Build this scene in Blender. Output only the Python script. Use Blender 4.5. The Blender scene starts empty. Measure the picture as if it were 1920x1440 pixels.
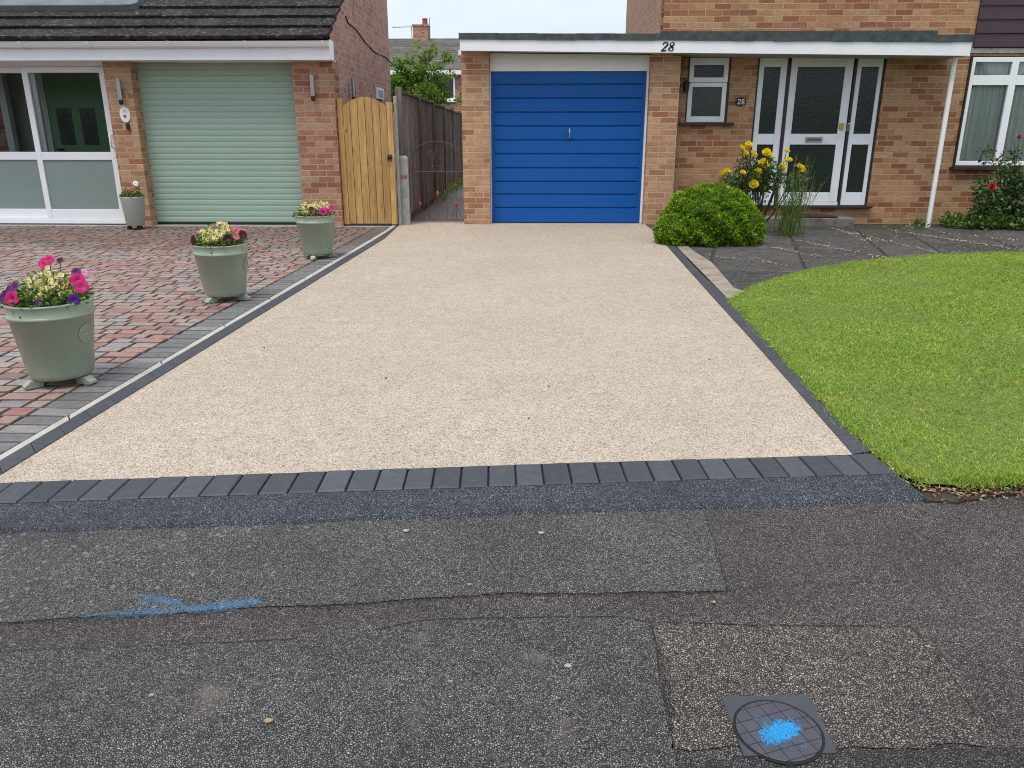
import bpy, math, random
import numpy as np
from mathutils import Vector, Matrix
R = math.radians
random.seed(7); rng = np.random.default_rng(11)
scn = bpy.context.scene
COL = scn.collection

# ------------------------------------------------------------------ camera numbers (also used to size things from measured angles)
FPX = 1460.0; CZ = 1.27; PITCH = R(18); YAW = R(1.5)
_fw = (-math.sin(YAW)*math.cos(PITCH), math.cos(YAW)*math.cos(PITCH), -math.sin(PITCH))
_rt = (math.cos(YAW), math.sin(YAW), 0)
_up = (-math.sin(YAW)*math.sin(PITCH), math.cos(YAW)*math.sin(PITCH), math.cos(PITCH))
def _ray(x, y):
    a = (x-960)/FPX; b = (720-y)/FPX
    return [_fw[i]+a*_rt[i]+b*_up[i] for i in range(3)]
def G(x, y, z=0.0):                       # sight line met with a level plane
    d = _ray(x, y); t = (z-CZ)/d[2]; return (t*d[0], t*d[1], z)
def Q(x, y, Y):                           # sight line met with a facade plane
    d = _ray(x, y); t = Y/d[1]; return (t*d[0], Y, CZ+t*d[2])
def QX(x, y, Y): return Q(x, y, Y)[0]
def QZ(x, y, Y): return Q(x, y, Y)[2]

# ------------------------------------------------------------------ mesh builder
ORG = {}
class MB:
    def __init__(s): s.v = []; s.f = []; s.r = []; s.sm = []
    def face(s, pts, r=0.5, smooth=False):
        n = len(s.v); s.v += [tuple(p) for p in pts]; s.f.append(tuple(range(n, n+len(pts)))); s.r.append(r); s.sm.append(smooth)
    def add(s, vs, fs, r=0.5, smooth=False):
        n = len(s.v); s.v += [tuple(p) for p in vs]
        for f in fs: s.f.append(tuple(i+n for i in f)); s.r.append(r); s.sm.append(smooth)
    def box(s, x0, x1, y0, y1, z0, z1, r=0.5):
        s.add([(x0,y0,z0),(x1,y0,z0),(x1,y1,z0),(x0,y1,z0),(x0,y0,z1),(x1,y0,z1),(x1,y1,z1),(x0,y1,z1)],
              [(0,3,2,1),(4,5,6,7),(0,1,5,4),(1,2,6,5),(2,3,7,6),(3,0,4,7)], r)
    def obox(s, c, ax, ay, az, r=0.5):     # centre and three half-axis vectors
        c, ax, ay, az = map(Vector, (c, ax, ay, az))
        vs = [c+sx*ax+sy*ay+sz*az for sz in (-1,1) for sx, sy in ((-1,-1),(1,-1),(1,1),(-1,1))]
        s.add(vs, [(0,3,2,1),(4,5,6,7),(0,1,5,4),(1,2,6,5),(2,3,7,6),(3,0,4,7)], r)
    def slab(s, poly, z0, z1, r=0.5):      # poly of (x,y), counter-clockwise
        a = sum(poly[i-1][0]*poly[i][1]-poly[i][0]*poly[i-1][1] for i in range(len(poly)))
        if a < 0: poly = poly[::-1]
        n = len(poly)
        vs = [(p[0],p[1],z0) for p in poly]+[(p[0],p[1],z1) for p in poly]
        fs = [tuple(range(n, 2*n)), tuple(range(n-1,-1,-1))]+[(i,(i+1)%n,n+(i+1)%n,n+i) for i in range(n)]
        s.add(vs, fs, r)
    def sett(s, q, z0, z1, bev, r, er=None):        # block with chamfered top from a quad q of (x,y), ccw
        cx = sum(p[0] for p in q)/4; cy = sum(p[1] for p in q)/4
        ins = []
        for p in q:
            d = Vector((cx-p[0], cy-p[1])); L = d.length; d = d/L*min(bev*1.4, L*.4); ins.append((p[0]+d.x, p[1]+d.y))
        tz = [z1+random.uniform(-.0012,.0012) for _ in range(4)]
        vs = [(p[0],p[1],z0) for p in q]+[(p[0],p[1],z1-bev) for p in q]+[(p[0],p[1],tz[i]) for i, p in enumerate(ins)]
        n0 = len(s.f); fs = [(8,9,10,11)]
        for i in range(4):
            j = (i+1) % 4; fs += [(i,j,4+j,4+i),(4+i,4+j,8+j,8+i)]
        s.add(vs, fs, r)
        if er is not None:
            for i in range(n0+1, len(s.f)): s.r[i] = er
    def tube(s, pts, rad, n=8, cap=True, r=0.5, closed=False):
        pts = [Vector(p) for p in pts]; m = len(pts)
        rads = rad if isinstance(rad, (list, tuple)) else [rad]*m
        t0 = (pts[1]-pts[0]).normalized(); ref = Vector((0,0,1)) if abs(t0.z) < .9 else Vector((1,0,0))
        u = t0.cross(ref).normalized(); vs = []
        for i, p in enumerate(pts):
            a = pts[i-1] if i else (pts[-1] if closed else pts[0]); b = pts[(i+1) % m] if (i < m-1 or closed) else pts[-1]
            t = (b-a).normalized(); u = (u-t*u.dot(t)).normalized(); w = t.cross(u)
            for k in range(n):
                a_ = 2*math.pi*k/n; vs.append(p+(u*math.cos(a_)+w*math.sin(a_))*rads[i])
        fs = []
        for i in range(m if closed else m-1):
            for k in range(n):
                fs.append((i*n+k, i*n+(k+1)%n, ((i+1)%m)*n+(k+1)%n, ((i+1)%m)*n+k))
        s.add(vs, fs, r, True)
        if cap and not closed: s.add(vs, [tuple(range(n-1,-1,-1)), tuple(range((m-1)*n, m*n))], r)
    def lathe(s, prof, c=(0,0,0), n=32, r=0.5, smooth=True):
        vs = []; m = len(prof)
        for (rr, z) in prof:
            for k in range(n):
                a = 2*math.pi*k/n; vs.append((c[0]+rr*math.cos(a), c[1]+rr*math.sin(a), c[2]+z))
        s.add(vs, [(i*n+k, i*n+(k+1)%n, (i+1)*n+(k+1)%n, (i+1)*n+k) for i in range(m-1) for k in range(n)], r, smooth)
    def prof_x(s, prof, x0, x1, r=0.5):    # open profile of (y,z) swept along x
        m = len(prof); vs = [(x0,p[0],p[1]) for p in prof]+[(x1,p[0],p[1]) for p in prof]
        s.add(vs, [(i, m+i, m+i+1, i+1) for i in range(m-1)], r)
    def stroke(s, pts, wid, O, U, V, N, th):   # flat ribbon lettering, pts in unit (u,v)
        O, U, V, N = map(Vector, (O, U, V, N)); P = [O+U*a+V*b for a, b in pts]; m = len(P); L = []; Rr = []
        for i in range(m):
            t = (P[min(i+1,m-1)]-P[max(i-1,0)]).normalized(); sd = N.cross(t).normalized()
            w = wid[i] if isinstance(wid, (list, tuple)) else wid
            L.append(P[i]+sd*w/2); Rr.append(P[i]-sd*w/2)
        vs = L+Rr+[p+N*th for p in L]+[p+N*th for p in Rr]; fs = []
        for i in range(m-1):
            fs += [(2*m+i,3*m+i,3*m+i+1,2*m+i+1),(i,2*m+i,2*m+i+1,i+1),(m+i,m+i+1,3*m+i+1,3*m+i)]
        s.add(vs, fs)
    def build(s, name, mat, parent=None, org=None, bevel=0, label=None, segs=2):
        if parent is not None and org is None: org = ORG[parent.name]
        org = org or (0,0,0)
        me = bpy.data.meshes.new(name)
        V = np.array(s.v, dtype=np.float64)
        me.from_pydata((V-np.array(org)).tolist(), [], s.f)
        uvl = me.uv_layers.new(name='UVMap')
        uv = np.zeros((len(me.loops), 2)); k = 0
        for f in s.f:
            p = V[list(f)]; n = np.zeros(3)
            for i in range(len(f)): n += np.cross(p[i-1], p[i])
            a = int(np.argmax(np.abs(n)))
            ij = ((1,2),(0,2),(0,1))[a]
            uv[k:k+len(f)] = p[:, ij]; k += len(f)
        uvl.data.foreach_set('uv', uv.ravel())
        at = me.attributes.new('rnd', 'FLOAT', 'FACE'); at.data.foreach_set('value', np.array(s.r, dtype=np.float32))
        me.polygons.foreach_set('use_smooth', np.array(s.sm, dtype=bool))
        me.materials.append(mat); me.update()
        o = bpy.data.objects.new(name, me); COL.objects.link(o)
        if parent is None: o.location = org
        else: o.parent = parent
        ORG[o.name] = org
        if bevel:
            b = o.modifiers.new('bevel', 'BEVEL'); b.width = bevel; b.segments = segs; b.limit_method = 'ANGLE'; b.angle_limit = R(35)
        if label: o['label'] = label
        return o

def thing(name, label, cat, loc=(0,0,0), group=None):
    o = bpy.data.objects.new(name, None); COL.objects.link(o); o.location = loc; o.empty_display_size = .1
    o['label'] = label; o['category'] = cat
    if group: o['group'] = group
    ORG[o.name] = tuple(loc); return o
def tag(o, label, cat, group=None):
    o['label'] = label; o['category'] = cat
    if group: o['group'] = group
    return o
def struct(o): o['kind'] = 'structure'; return o
def stuff(o, label=None, cat=None):
    o['kind'] = 'stuff'
    if label: o['label'] = label; o['category'] = cat
    return o
def copy_child(ch, parent):
    c = ch.copy(); COL.objects.link(c); c.parent = parent
    ORG[c.name] = ORG[parent.name]
    for g in ch.children: copy_child(g, c)
    return c

def np_mesh(name, V, F, mat, parent=None, org=(0,0,0), rnd=None, smooth=False):  # V (N,k,3): N faces of k own vertices
    N, k, _ = V.shape
    me = bpy.data.meshes.new(name); me.vertices.add(N*k)
    me.vertices.foreach_set('co', (V.reshape(-1,3)-np.array(org)).astype(np.float32).ravel())
    F = np.array(F); nf, kk = F.shape
    idx = (np.arange(N)[:,None,None]*k+F[None]).reshape(-1)
    me.loops.add(len(idx)); me.loops.foreach_set('vertex_index', idx.astype(np.int32))
    me.polygons.add(N*nf); me.polygons.foreach_set('loop_start', (np.arange(N*nf)*kk).astype(np.int32))
    try: me.polygons.foreach_set('loop_total', np.full(N*nf, kk, dtype=np.int32))
    except Exception: pass
    if rnd is not None:
        a = me.attributes.new('rnd', 'FLOAT', 'FACE'); a.data.foreach_set('value', np.repeat(rnd, nf).astype(np.float32))
    me.materials.append(mat); me.update(calc_edges=True); me.validate()
    o = bpy.data.objects.new(name, me); COL.objects.link(o)
    if parent is not None: o.parent = parent
    else: o.location = org
    ORG[o.name] = tuple(org); return o
def unit(a): return a/np.maximum(np.linalg.norm(a, axis=-1, keepdims=True), 1e-9)
def leaf_mesh(name, mat, P, D, L, W, parent=None, org=None, rnd=None, fold=.25, upbias=0.6, droop=0.0):
    # one folded diamond leaf at every point P along direction D
    N = len(P); P = np.asarray(P, float); D = unit(np.asarray(D, float))
    L = np.broadcast_to(L, (N,))[:,None]; W = np.broadcast_to(W, (N,))[:,None]
    up = unit(rng.normal(size=(N,3))*(1-upbias)+np.array([0,0,1.])*upbias)
    S = unit(np.cross(D, up)); U = np.cross(S, D)
    mid = P+D*L*.5
    V = np.stack([P, mid+S*W*.5+U*W*fold, P+D*L-np.array([0,0,1.])*L*droop, mid-S*W*.5+U*W*fold], 1)
    if rnd is None: rnd = rng.random(N)
    if parent is not None and org is None: org = ORG[parent.name]
    return np_mesh(name, V, [[0,1,2],[0,2,3]], mat, parent, org or (0,0,0), rnd)

# ------------------------------------------------------------------ materials
def nt(name):
    m = bpy.data.materials.new(name); m.use_nodes = True; t = m.node_tree
    return m, t, t.nodes['Principled BSDF'], t.nodes['Material Output']
def N(t, typ, **kw):
    n = t.nodes.new(typ)
    for k, v in kw.items():
        if hasattr(n, k): setattr(n, k, v)
    return n
def C4(c): return (c[0], c[1], c[2], 1)
def noise(t, scale, detail=3, rough=.6, vec=None, stretch=None):
    n = N(t, 'ShaderNodeTexNoise'); n.inputs['Scale'].default_value = scale; n.inputs['Detail'].default_value = detail; n.inputs['Roughness'].default_value = rough
    if vec is None: vec = N(t, 'ShaderNodeNewGeometry').outputs['Position']
    if stretch:
        mp = N(t, 'ShaderNodeMapping'); mp.inputs['Scale'].default_value = stretch; t.links.new(vec, mp.inputs['Vector']); vec = mp.outputs['Vector']
    t.links.new(vec, n.inputs['Vector']); return n.outputs['Fac']
def voro(t, scale, feat='F1', vec=None):
    n = N(t, 'ShaderNodeTexVoronoi'); n.feature = feat; n.inputs['Scale'].default_value = scale
    if vec is None: vec = N(t, 'ShaderNodeNewGeometry').outputs['Position']
    t.links.new(vec, n.inputs['Vector']); return n
def ramp(t, fac, stops, interp='LINEAR'):
    n = N(t, 'ShaderNodeValToRGB'); cr = n.color_ramp; cr.interpolation = interp
    while len(cr.elements) < len(stops): cr.elements.new(.5)
    for e, (p, c) in zip(cr.elements, stops): e.position = p; e.color = C4(c) if not isinstance(c, (int, float)) else (c, c, c, 1)
    t.links.new(fac, n.inputs['Fac']); return n.outputs['Color']
def mix(t, fac, a, b, mode='MIX'):
    n = N(t, 'ShaderNodeMix'); n.data_type = 'RGBA'; n.blend_type = mode
    for i, s in ((0, fac), (6, a), (7, b)):
        if hasattr(s, 'links'): t.links.new(s, n.inputs[i])
        elif i == 0: n.inputs[0].default_value = s
        else: n.inputs[i].default_value = C4(s) if not isinstance(s, (int, float)) else (s, s, s, 1)
    return n.outputs[2]
def math_(t, op, a, b=None, clamp=False):
    n = N(t, 'ShaderNodeMath'); n.operation = op; n.use_clamp = clamp
    for i, s in enumerate((a, b)):
        if s is None: continue
        if hasattr(s, 'links'): t.links.new(s, n.inputs[i])
        else: n.inputs[i].default_value = s
    return n.outputs[0]
def bump(t, h, p, strength=.4, dist=.005):
    b = N(t, 'ShaderNodeBump'); b.inputs['Strength'].default_value = strength; b.inputs['Distance'].default_value = dist
    t.links.new(h, b.inputs['Height']); t.links.new(b.outputs['Normal'], p.inputs['Normal'])
def rnd_attr(t):
    a = N(t, 'ShaderNodeAttribute'); a.attribute_name = 'rnd'; return a.outputs['Fac']
def sat_out(t, p, col): t.links.new(col, p.inputs['Base Color'])

def M(name, col=None, rough=.6, var=.12, vs=6, bs=0, bscale=80, bdist=.003, spec=.5, metal=0, rmp=None, dirt=None):
    m, t, p, o = nt(name)
    if rmp: c = ramp(t, rnd_attr(t), rmp)
    else: c = ramp(t, noise(t, vs, 4), [(.3, [x*(1-var) for x in col]), (.7, [x*(1+var) for x in col])])
    if rmp: c = mix(t, 1.0, c, ramp(t, noise(t, vs, 4), [(.3, 1-var), (.7, 1+var*.8)]), 'MULTIPLY')
    if dirt:
        dc, ds, lo, hi, amt = dirt
        c = mix(t, math_(t, 'MULTIPLY', ramp(t, noise(t, ds, 5, .65), [(lo, 0), (hi, 1)]), amt), c, dc)
    sat_out(t, p, c)
    p.inputs['Roughness'].default_value = rough; p.inputs['Metallic'].default_value = metal; p.inputs['Specular IOR Level'].default_value = spec
    if bs: bump(t, noise(t, bscale, 4), p, bs, bdist)
    return m
def M_brick(name, stops, mortar, rowh=.077, bw=.232, squash=1.0, dark=.36, offs=0):
    m, t, p, o = nt(name)
    uv = N(t, 'ShaderNodeUVMap').outputs['UV']
    mp = N(t, 'ShaderNodeMapping'); mp.inputs['Location'].default_value = (offs, .012, 0); t.links.new(uv, mp.inputs['Vector'])
    # slight wobble so that the courses are not ruled lines
    wob = N(t, 'ShaderNodeTexNoise'); wob.inputs['Scale'].default_value = 5; t.links.new(mp.outputs['Vector'], wob.inputs['Vector'])
    vm = N(t, 'ShaderNodeVectorMath'); vm.operation = 'MULTIPLY_ADD'; vm.inputs[1].default_value = (.008, .006, 0)
    t.links.new(wob.outputs['Color'], vm.inputs[0]); t.links.new(mp.outputs['Vector'], vm.inputs[2])
    b = N(t, 'ShaderNodeTexBrick'); t.links.new(vm.outputs[0], b.inputs['Vector'])
    for k, v in (('Scale', 1), ('Mortar Size', .0055), ('Mortar Smooth', .25), ('Bias', 0), ('Brick Width', bw), ('Row Height', rowh)): b.inputs[k].default_value = v
    b.inputs['Color1'].default_value = (0,0,0,1); b.inputs['Color2'].default_value = (1,1,1,1); b.inputs['Mortar'].default_value = (.5,.5,.5,1)
    b.offset = .5; b.squash = squash; b.squash_frequency = 2
    sel = math_(t, 'ADD', math_(t, 'MULTIPLY', b.outputs['Color'], .84), math_(t, 'MULTIPLY', ramp(t, noise(t, 2.6, 3, .6, mp.outputs['Vector'], (1, 3, 1)), [(.3, 0), (.7, 1)]), .16))
    c = ramp(t, sel, stops)
    c = mix(t, 1.0, c, ramp(t, noise(t, 14, 5, .7, mp.outputs['Vector'], (1, 4, 1)), [(.25, 1-dark), (.75, 1+dark*.7)]), 'MULTIPLY')
    c = mix(t, 1.0, c, ramp(t, noise(t, 90, 3, .7, mp.outputs['Vector']), [(.3, .8), (.7, 1.15)]), 'MULTIPLY')
    mo = mix(t, noise(t, 6, 4), [x*.7 for x in mortar], [x*1.15 for x in mortar])
    c = mix(t, b.outputs['Fac'], c, mo)
    c = mix(t, math_(t, 'MULTIPLY', ramp(t, noise(t, 1.7, 5, .65), [(.5, 0), (.72, 1)]), .28), c, (.10, .08, .065))
    sat_out(t, p, c); p.inputs['Roughness'].default_value = .9; p.inputs['Specular IOR Level'].default_value = .12
    h = math_(t, 'ADD', math_(t, 'MULTIPLY', math_(t, 'SUBTRACT', 1.0, b.outputs['Fac']), .8), math_(t, 'MULTIPLY', noise(t, 60, 4, .7), .35))
    bump(t, h, p, .7, .006); return m
def M_tarmac(name, dark, mid, light, scale=190, tint=None, spots=0.0, blot=None):
    m, t, p, o = nt(name)
    v = voro(t, scale); ve = voro(t, scale, 'DISTANCE_TO_EDGE'); v2 = voro(t, scale*2.1)
    sep = N(t, 'ShaderNodeSeparateColor'); t.links.new(v.outputs['Color'], sep.inputs[0])
    s2 = N(t, 'ShaderNodeSeparateColor'); t.links.new(v2.outputs['Color'], s2.inputs[0])
    f = math_(t, 'ADD', math_(t, 'MULTIPLY', sep.outputs[0], .65), math_(t, 'MULTIPLY', s2.outputs[0], .35))
    c = ramp(t, f, [(.12, dark), (.40, mid), (.72, [x*1.3 for x in mid]), (.95, light)])
    gap = ramp(t, ve.outputs['Distance'], [(.03, 0), (.2, 1)])
    c = mix(t, gap, [x*.45 for x in dark], c)
    c = mix(t, 1.0, c, ramp(t, noise(t, 2.4, 6, .65), [(.28, .74), (.72, 1.24)]), 'MULTIPLY')
    c = mix(t, 1.0, c, ramp(t, noise(t, 30, 4, .7), [(.28, .78), (.72, 1.22)]), 'MULTIPLY')
    if tint: c = mix(t, ramp(t, noise(t, 2.3, 5, .6), [(.42, 0), (.62, .6)]), c, tint)
    if blot: c = mix(t, math_(t, 'MULTIPLY', ramp(t, noise(t, 5.5, 3, .5), [(.62, 0), (.74, 1)]), .5), c, blot)
    if spots:
        pos = N(t, 'ShaderNodeNewGeometry').outputs['Position']
        vs_ = voro(t, 52); s3 = N(t, 'ShaderNodeSeparateColor'); t.links.new(vs_.outputs['Color'], s3.inputs[0])
        sx = N(t, 'ShaderNodeSeparateXYZ'); t.links.new(pos, sx.inputs[0])
        reg = ramp(t, math_(t, 'ADD', math_(t, 'MULTIPLY', sx.outputs[0], -.5), math_(t, 'ADD', math_(t, 'MULTIPLY', sx.outputs[1], .6), -1.3)), [(.0, 0), (.7, .42)])
        wob = math_(t, 'MULTIPLY', noise(t, 120, 2), .5)
        k = math_(t, 'LESS_THAN', math_(t, 'ADD', vs_.outputs['Distance'], math_(t, 'MULTIPLY', math_(t, 'SUBTRACT', wob, .25), .6)), math_(t, 'MULTIPLY', s3.outputs[0], .42))
        k2 = math_(t, 'GREATER_THAN', math_(t, 'ADD', reg, math_(t, 'MULTIPLY', noise(t, 7, 3), .5)), math_(t, 'ADD', .42, math_(t, 'MULTIPLY', s3.outputs[1], .6)))
        c = mix(t, math_(t, 'MULTIPLY', math_(t, 'MULTIPLY', k, k2), spots), c, (.27, .27, .255))
    sat_out(t, p, c); p.inputs['Roughness'].default_value = .7; p.inputs['Specular IOR Level'].default_value = .45
    h = math_(t, 'ADD', gap, math_(t, 'MULTIPLY', sep.outputs[1], .9)); bump(t, h, p, .9, .0035); return m
def M_leaf(name, stops, trans=.28, rough=.55, vs=1.2, var=.18, spec=.35):
    m, t, p, o = nt(name)
    c = ramp(t, rnd_attr(t), stops)
    c = mix(t, 1.0, c, ramp(t, noise(t, vs, 3), [(.3, 1-var), (.7, 1+var)]), 'MULTIPLY')
    sat_out(t, p, c); p.inputs['Roughness'].default_value = rough; p.inputs['Specular IOR Level'].default_value = spec
    tr = N(t, 'ShaderNodeBsdfTranslucent'); t.links.new(c, tr.inputs['Color'])
    ms = N(t, 'ShaderNodeMixShader'); ms.inputs[0].default_value = trans
    t.links.new(p.outputs[0], ms.inputs[1]); t.links.new(tr.outputs[0], ms.inputs[2]); t.links.new(ms.outputs[0], o.inputs['Surface']); return m
def M_wood(name, a, b, axis='Z', knots=True, rough=.6, grain=1.0):
    m, t, p, o = nt(name)
    pos = N(t, 'ShaderNodeNewGeometry').outputs['Position']
    r_ = rnd_attr(t)
    off = N(t, 'ShaderNodeCombineXYZ'); t.links.new(math_(t, 'MULTIPLY', r_, 13.7), off.inputs[0]); t.links.new(math_(t, 'MULTIPLY', r_, 7.1), off.inputs[2])
    va = N(t, 'ShaderNodeVectorMath'); t.links.new(pos, va.inputs[0]); t.links.new(off.outputs[0], va.inputs[1])
    st = (18, 18, 1.6) if axis == 'Z' else (1.6, 18, 18)
    n1 = noise(t, 1.0*grain, 6, .65, va.outputs[0], st); n2 = noise(t, 4*grain, 5, .7, va.outputs[0], st)
    c = ramp(t, n1, [(.3, a), (.68, b)])
    c = mix(t, 1.0, c, ramp(t, n2, [(.3, .82), (.7, 1.12)]), 'MULTIPLY')
    c = mix(t, 1.0, c, ramp(t, r_, [(0, .82), (1, 1.14)]), 'MULTIPLY')
    if knots:
        mp = N(t, 'ShaderNodeMapping'); mp.inputs['Scale'].default_value = (1, 1, .62); t.links.new(va.outputs[0], mp.inputs['Vector'])
        v = voro(t, 6.5, 'F1', mp.outputs['Vector'])
        c = mix(t, ramp(t, v.outputs['Distance'], [(.05, .8), (.17, 0)]), c, [x*.42 for x in a])
    sat_out(t, p, c); p.inputs['Roughness'].default_value = rough; p.inputs['Specular IOR Level'].default_value = .3
    bump(t, n2, p, .35, .003); return m
def M_glass(name, tint=(.9,.93,.92), refl=(.9,.9,.9)):
    m, t, p, o = nt(name); t.nodes.remove(p)
    tr = N(t, 'ShaderNodeBsdfTransparent'); tr.inputs['Color'].default_value = C4(tint)
    gl = N(t, 'ShaderNodeBsdfGlossy'); gl.inputs['Roughness'].default_value = .02; gl.inputs['Color'].default_value = C4(refl)
    f = N(t, 'ShaderNodeFresnel'); f.inputs['IOR'].default_value = 1.5
    ms = N(t, 'ShaderNodeMixShader'); t.links.new(math_(t, 'MULTIPLY', f.outputs[0], 1.15), ms.inputs[0])
    t.links.new(tr.outputs[0], ms.inputs[1]); t.links.new(gl.outputs[0], ms.inputs[2]); t.links.new(ms.outputs[0], o.inputs['Surface']); return m
def M_obscure(name, col, rough=.12, scale=55, bs=.5):
    m, t, p, o = nt(name); sat_out(t, p, ramp(t, noise(t, scale, 3), [(.35, [x*.6 for x in col]), (.7, [x*1.6 for x in col])]))
    p.inputs['Roughness'].default_value = rough; p.inputs['Specular IOR Level'].default_value = .6
    bump(t, noise(t, scale, 2), p, bs, .004); return m
def M_spray(name, col, lo, hi, scale=60, maxa=.85):
    m, t, p, o = nt(name); p.inputs['Base Color'].default_value = C4(col); p.inputs['Roughness'].default_value = .8; p.inputs['Specular IOR Level'].default_value = .2
    at = N(t, 'ShaderNodeAttribute'); at.attribute_name = 'dens'
    v = voro(t, 185); ve = voro(t, 185, 'DISTANCE_TO_EDGE'); sv = N(t, 'ShaderNodeSeparateColor'); t.links.new(v.outputs['Color'], sv.inputs[0])
    a = math_(t, 'ADD', math_(t, 'ADD', math_(t, 'MULTIPLY', noise(t, scale, 5, .8), .5), math_(t, 'MULTIPLY', sv.outputs[1], .5)), math_(t, 'MULTIPLY', math_(t, 'SUBTRACT', at.outputs['Fac'], .6), 1.0))
    al = math_(t, 'MULTIPLY', math_(t, 'MULTIPLY', ramp(t, a, [(lo, 0), (hi, 1)]), ramp(t, ve.outputs['Distance'], [(.02, .35), (.12, 1)])), maxa)
    tr = N(t, 'ShaderNodeBsdfTransparent'); ms = N(t, 'ShaderNodeMixShader')
    t.links.new(al, ms.inputs[0]); t.links.new(tr.outputs[0], ms.inputs[1]); t.links.new(p.outputs[0], ms.inputs[2]); t.links.new(ms.outputs[0], o.inputs['Surface']); return m

m_white = M('white_upvc', (.83,.84,.85), .3, .03, 3, dirt=((.45,.46,.44), 3, .55, .8, .25))
m_whitepaint = M('white_paint', (.80,.82,.84), .4, .04, 3, dirt=((.42,.42,.38), 4, .52, .8, .35))
m_cream = M('cream_paint', (.78,.78,.75), .5, .04, 3)
m_brown = M('dark_brown_stain', (.035,.018,.017), .45, .2, 12)
m_felt = M('roof_felt', (.05,.062,.062), .85, .35, 9, .5, 40, .006, dirt=((.13,.15,.14), 14, .5, .75, .5))
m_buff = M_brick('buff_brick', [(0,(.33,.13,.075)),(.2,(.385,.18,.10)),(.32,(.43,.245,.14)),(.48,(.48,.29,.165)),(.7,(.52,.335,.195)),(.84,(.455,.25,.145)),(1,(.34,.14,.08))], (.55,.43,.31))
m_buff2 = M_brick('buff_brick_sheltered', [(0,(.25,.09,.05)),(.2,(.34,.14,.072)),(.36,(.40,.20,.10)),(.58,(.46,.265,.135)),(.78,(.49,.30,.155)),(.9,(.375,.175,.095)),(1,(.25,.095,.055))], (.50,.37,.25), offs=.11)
m_red = M_brick('mixed_red_brick', [(0,(.28,.095,.06)),(.25,(.36,.155,.095)),(.45,(.43,.25,.15)),(.75,(.47,.295,.18)),(.88,(.37,.15,.10)),(1,(.44,.25,.185))], (.50,.39,.31), offs=.05)
m_pink = M_brick('weathered_pink_brick', [(0,(.40,.20,.155)),(.4,(.55,.31,.24)),(.7,(.62,.39,.31)),(1,(.48,.25,.195))], (.66,.50,.41), rowh=.078, bw=.115)
m_peach = M_brick('peach_brick', [(0,(.42,.22,.14)),(.5,(.52,.31,.20)),(1,(.45,.25,.165))], (.56,.42,.31), rowh=.078, bw=.115)
m_tile = M('roof_tile', rmp=[(0,(.022,.020,.020)),(.5,(.032,.029,.028)),(1,(.045,.040,.038))], rough=.85, var=.5, vs=18, bs=.6, bscale=70, bdist=.004, spec=.2, dirt=((.27,.26,.235), 20, .54, .72, .6))
m_lead = M('lead_sheet', (.15,.175,.18), .8, .2, 5, .3, 10, .01)
m_sage = M('sage_powder_coat', (.33,.445,.35), .45, .03, 2, spec=.45)
m_blue = M('blue_gloss_paint', (.004,.088,.33), .36, .05, 3, spec=.28)
m_chrome = M('chrome', (.6,.6,.6), .18, .05, 3, metal=1)
m_steel = M('brushed_steel', (.42,.42,.40), .35, .1, 9, metal=.9)
m_black = M('black_plastic', (.015,.015,.016), .4, .1, 6)
m_gap = M('dark_joint_fill', (.012,.012,.012), .9, .1, 6)  # near-black fill for the edging joints and the lid seal
m_pine = M_wood('treated_pine', (.36,.195,.06), (.58,.36,.135))
m_fence = M_wood('weathered_fence', (.18,.155,.135), (.42,.37,.33), knots=False, rough=.85)
m_fpost = M_wood('fence_post_wood', (.085,.07,.055), (.20,.165,.13), knots=False, rough=.85)
m_conc = M('grey_concrete', (.30,.30,.285), .9, .2, 12, .5, 60, .004, dirt=((.12,.12,.10), 8, .55, .75, .6))
m_concpath = M('side_path_concrete', (.145,.14,.135), .9, .2, 7, .4, 60)
m_tan = M('tan_concrete', (.30,.255,.195), .9, .2, 7, .4, 120, .003, dirt=((.11,.095,.075), 6, .48, .7, .6))
m_rust = M('rusty_red_iron', (.15,.062,.056), .8, .35, 22, .4, 120)
m_redpaint = M('faded_red_iron', (.34,.075,.065), .7, .2, 18)
m_green = M('green_door_paint', (.20,.36,.18), .4, .05, 3)
m_dark = M('dark_interior', (.05,.055,.05), .9, .1, 2)
m_inwall = M('interior_wall', (.5,.5,.46), .9, .05, 2)
m_curtain = M('net_curtain', (.86,.86,.82), .9, .05, 4)
m_glass = M_glass('window_glass')
m_frost = M('frosted_glass', (.23,.285,.26), .28, .07, 1.2, spec=.5)
m_obs = M_obscure('obscure_door_glass', (.014,.022,.017), .16, 70, .5)
m_obs2 = M_obscure('obscure_window_glass', (.05,.058,.054), .2, 60, .3)
m_clad = M('plum_cladding', (.045,.02,.026), .4, .1, 4)
m_brass = M('brass', (.55,.38,.10), .35, .1, 8, metal=.8)
m_soil = M('bare_soil', (.05,.036,.026), .95, .4, 30, .9, 60, .02)
m_earth = M('earth', (.10,.095,.07), .95, .3, 1.5)
m_pot = M('sage_glaze', (.275,.335,.245), .24, .05, 5, spec=.55, dirt=((.25,.26,.185), 4, .55, .8, .5))
m_pot2 = M('stone_glaze', (.36,.37,.31), .5, .1, 30, .25, 60)
m_mulch = M('dark_compost', (.02,.015,.01), .95, .3, 40, .6, 90)
m_red_f = M('red_petals', (.45,.03,.05), .6, .1, 30)
m_alum = M('aerial_metal', (.3,.3,.3), .5, .1, 5)

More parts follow.
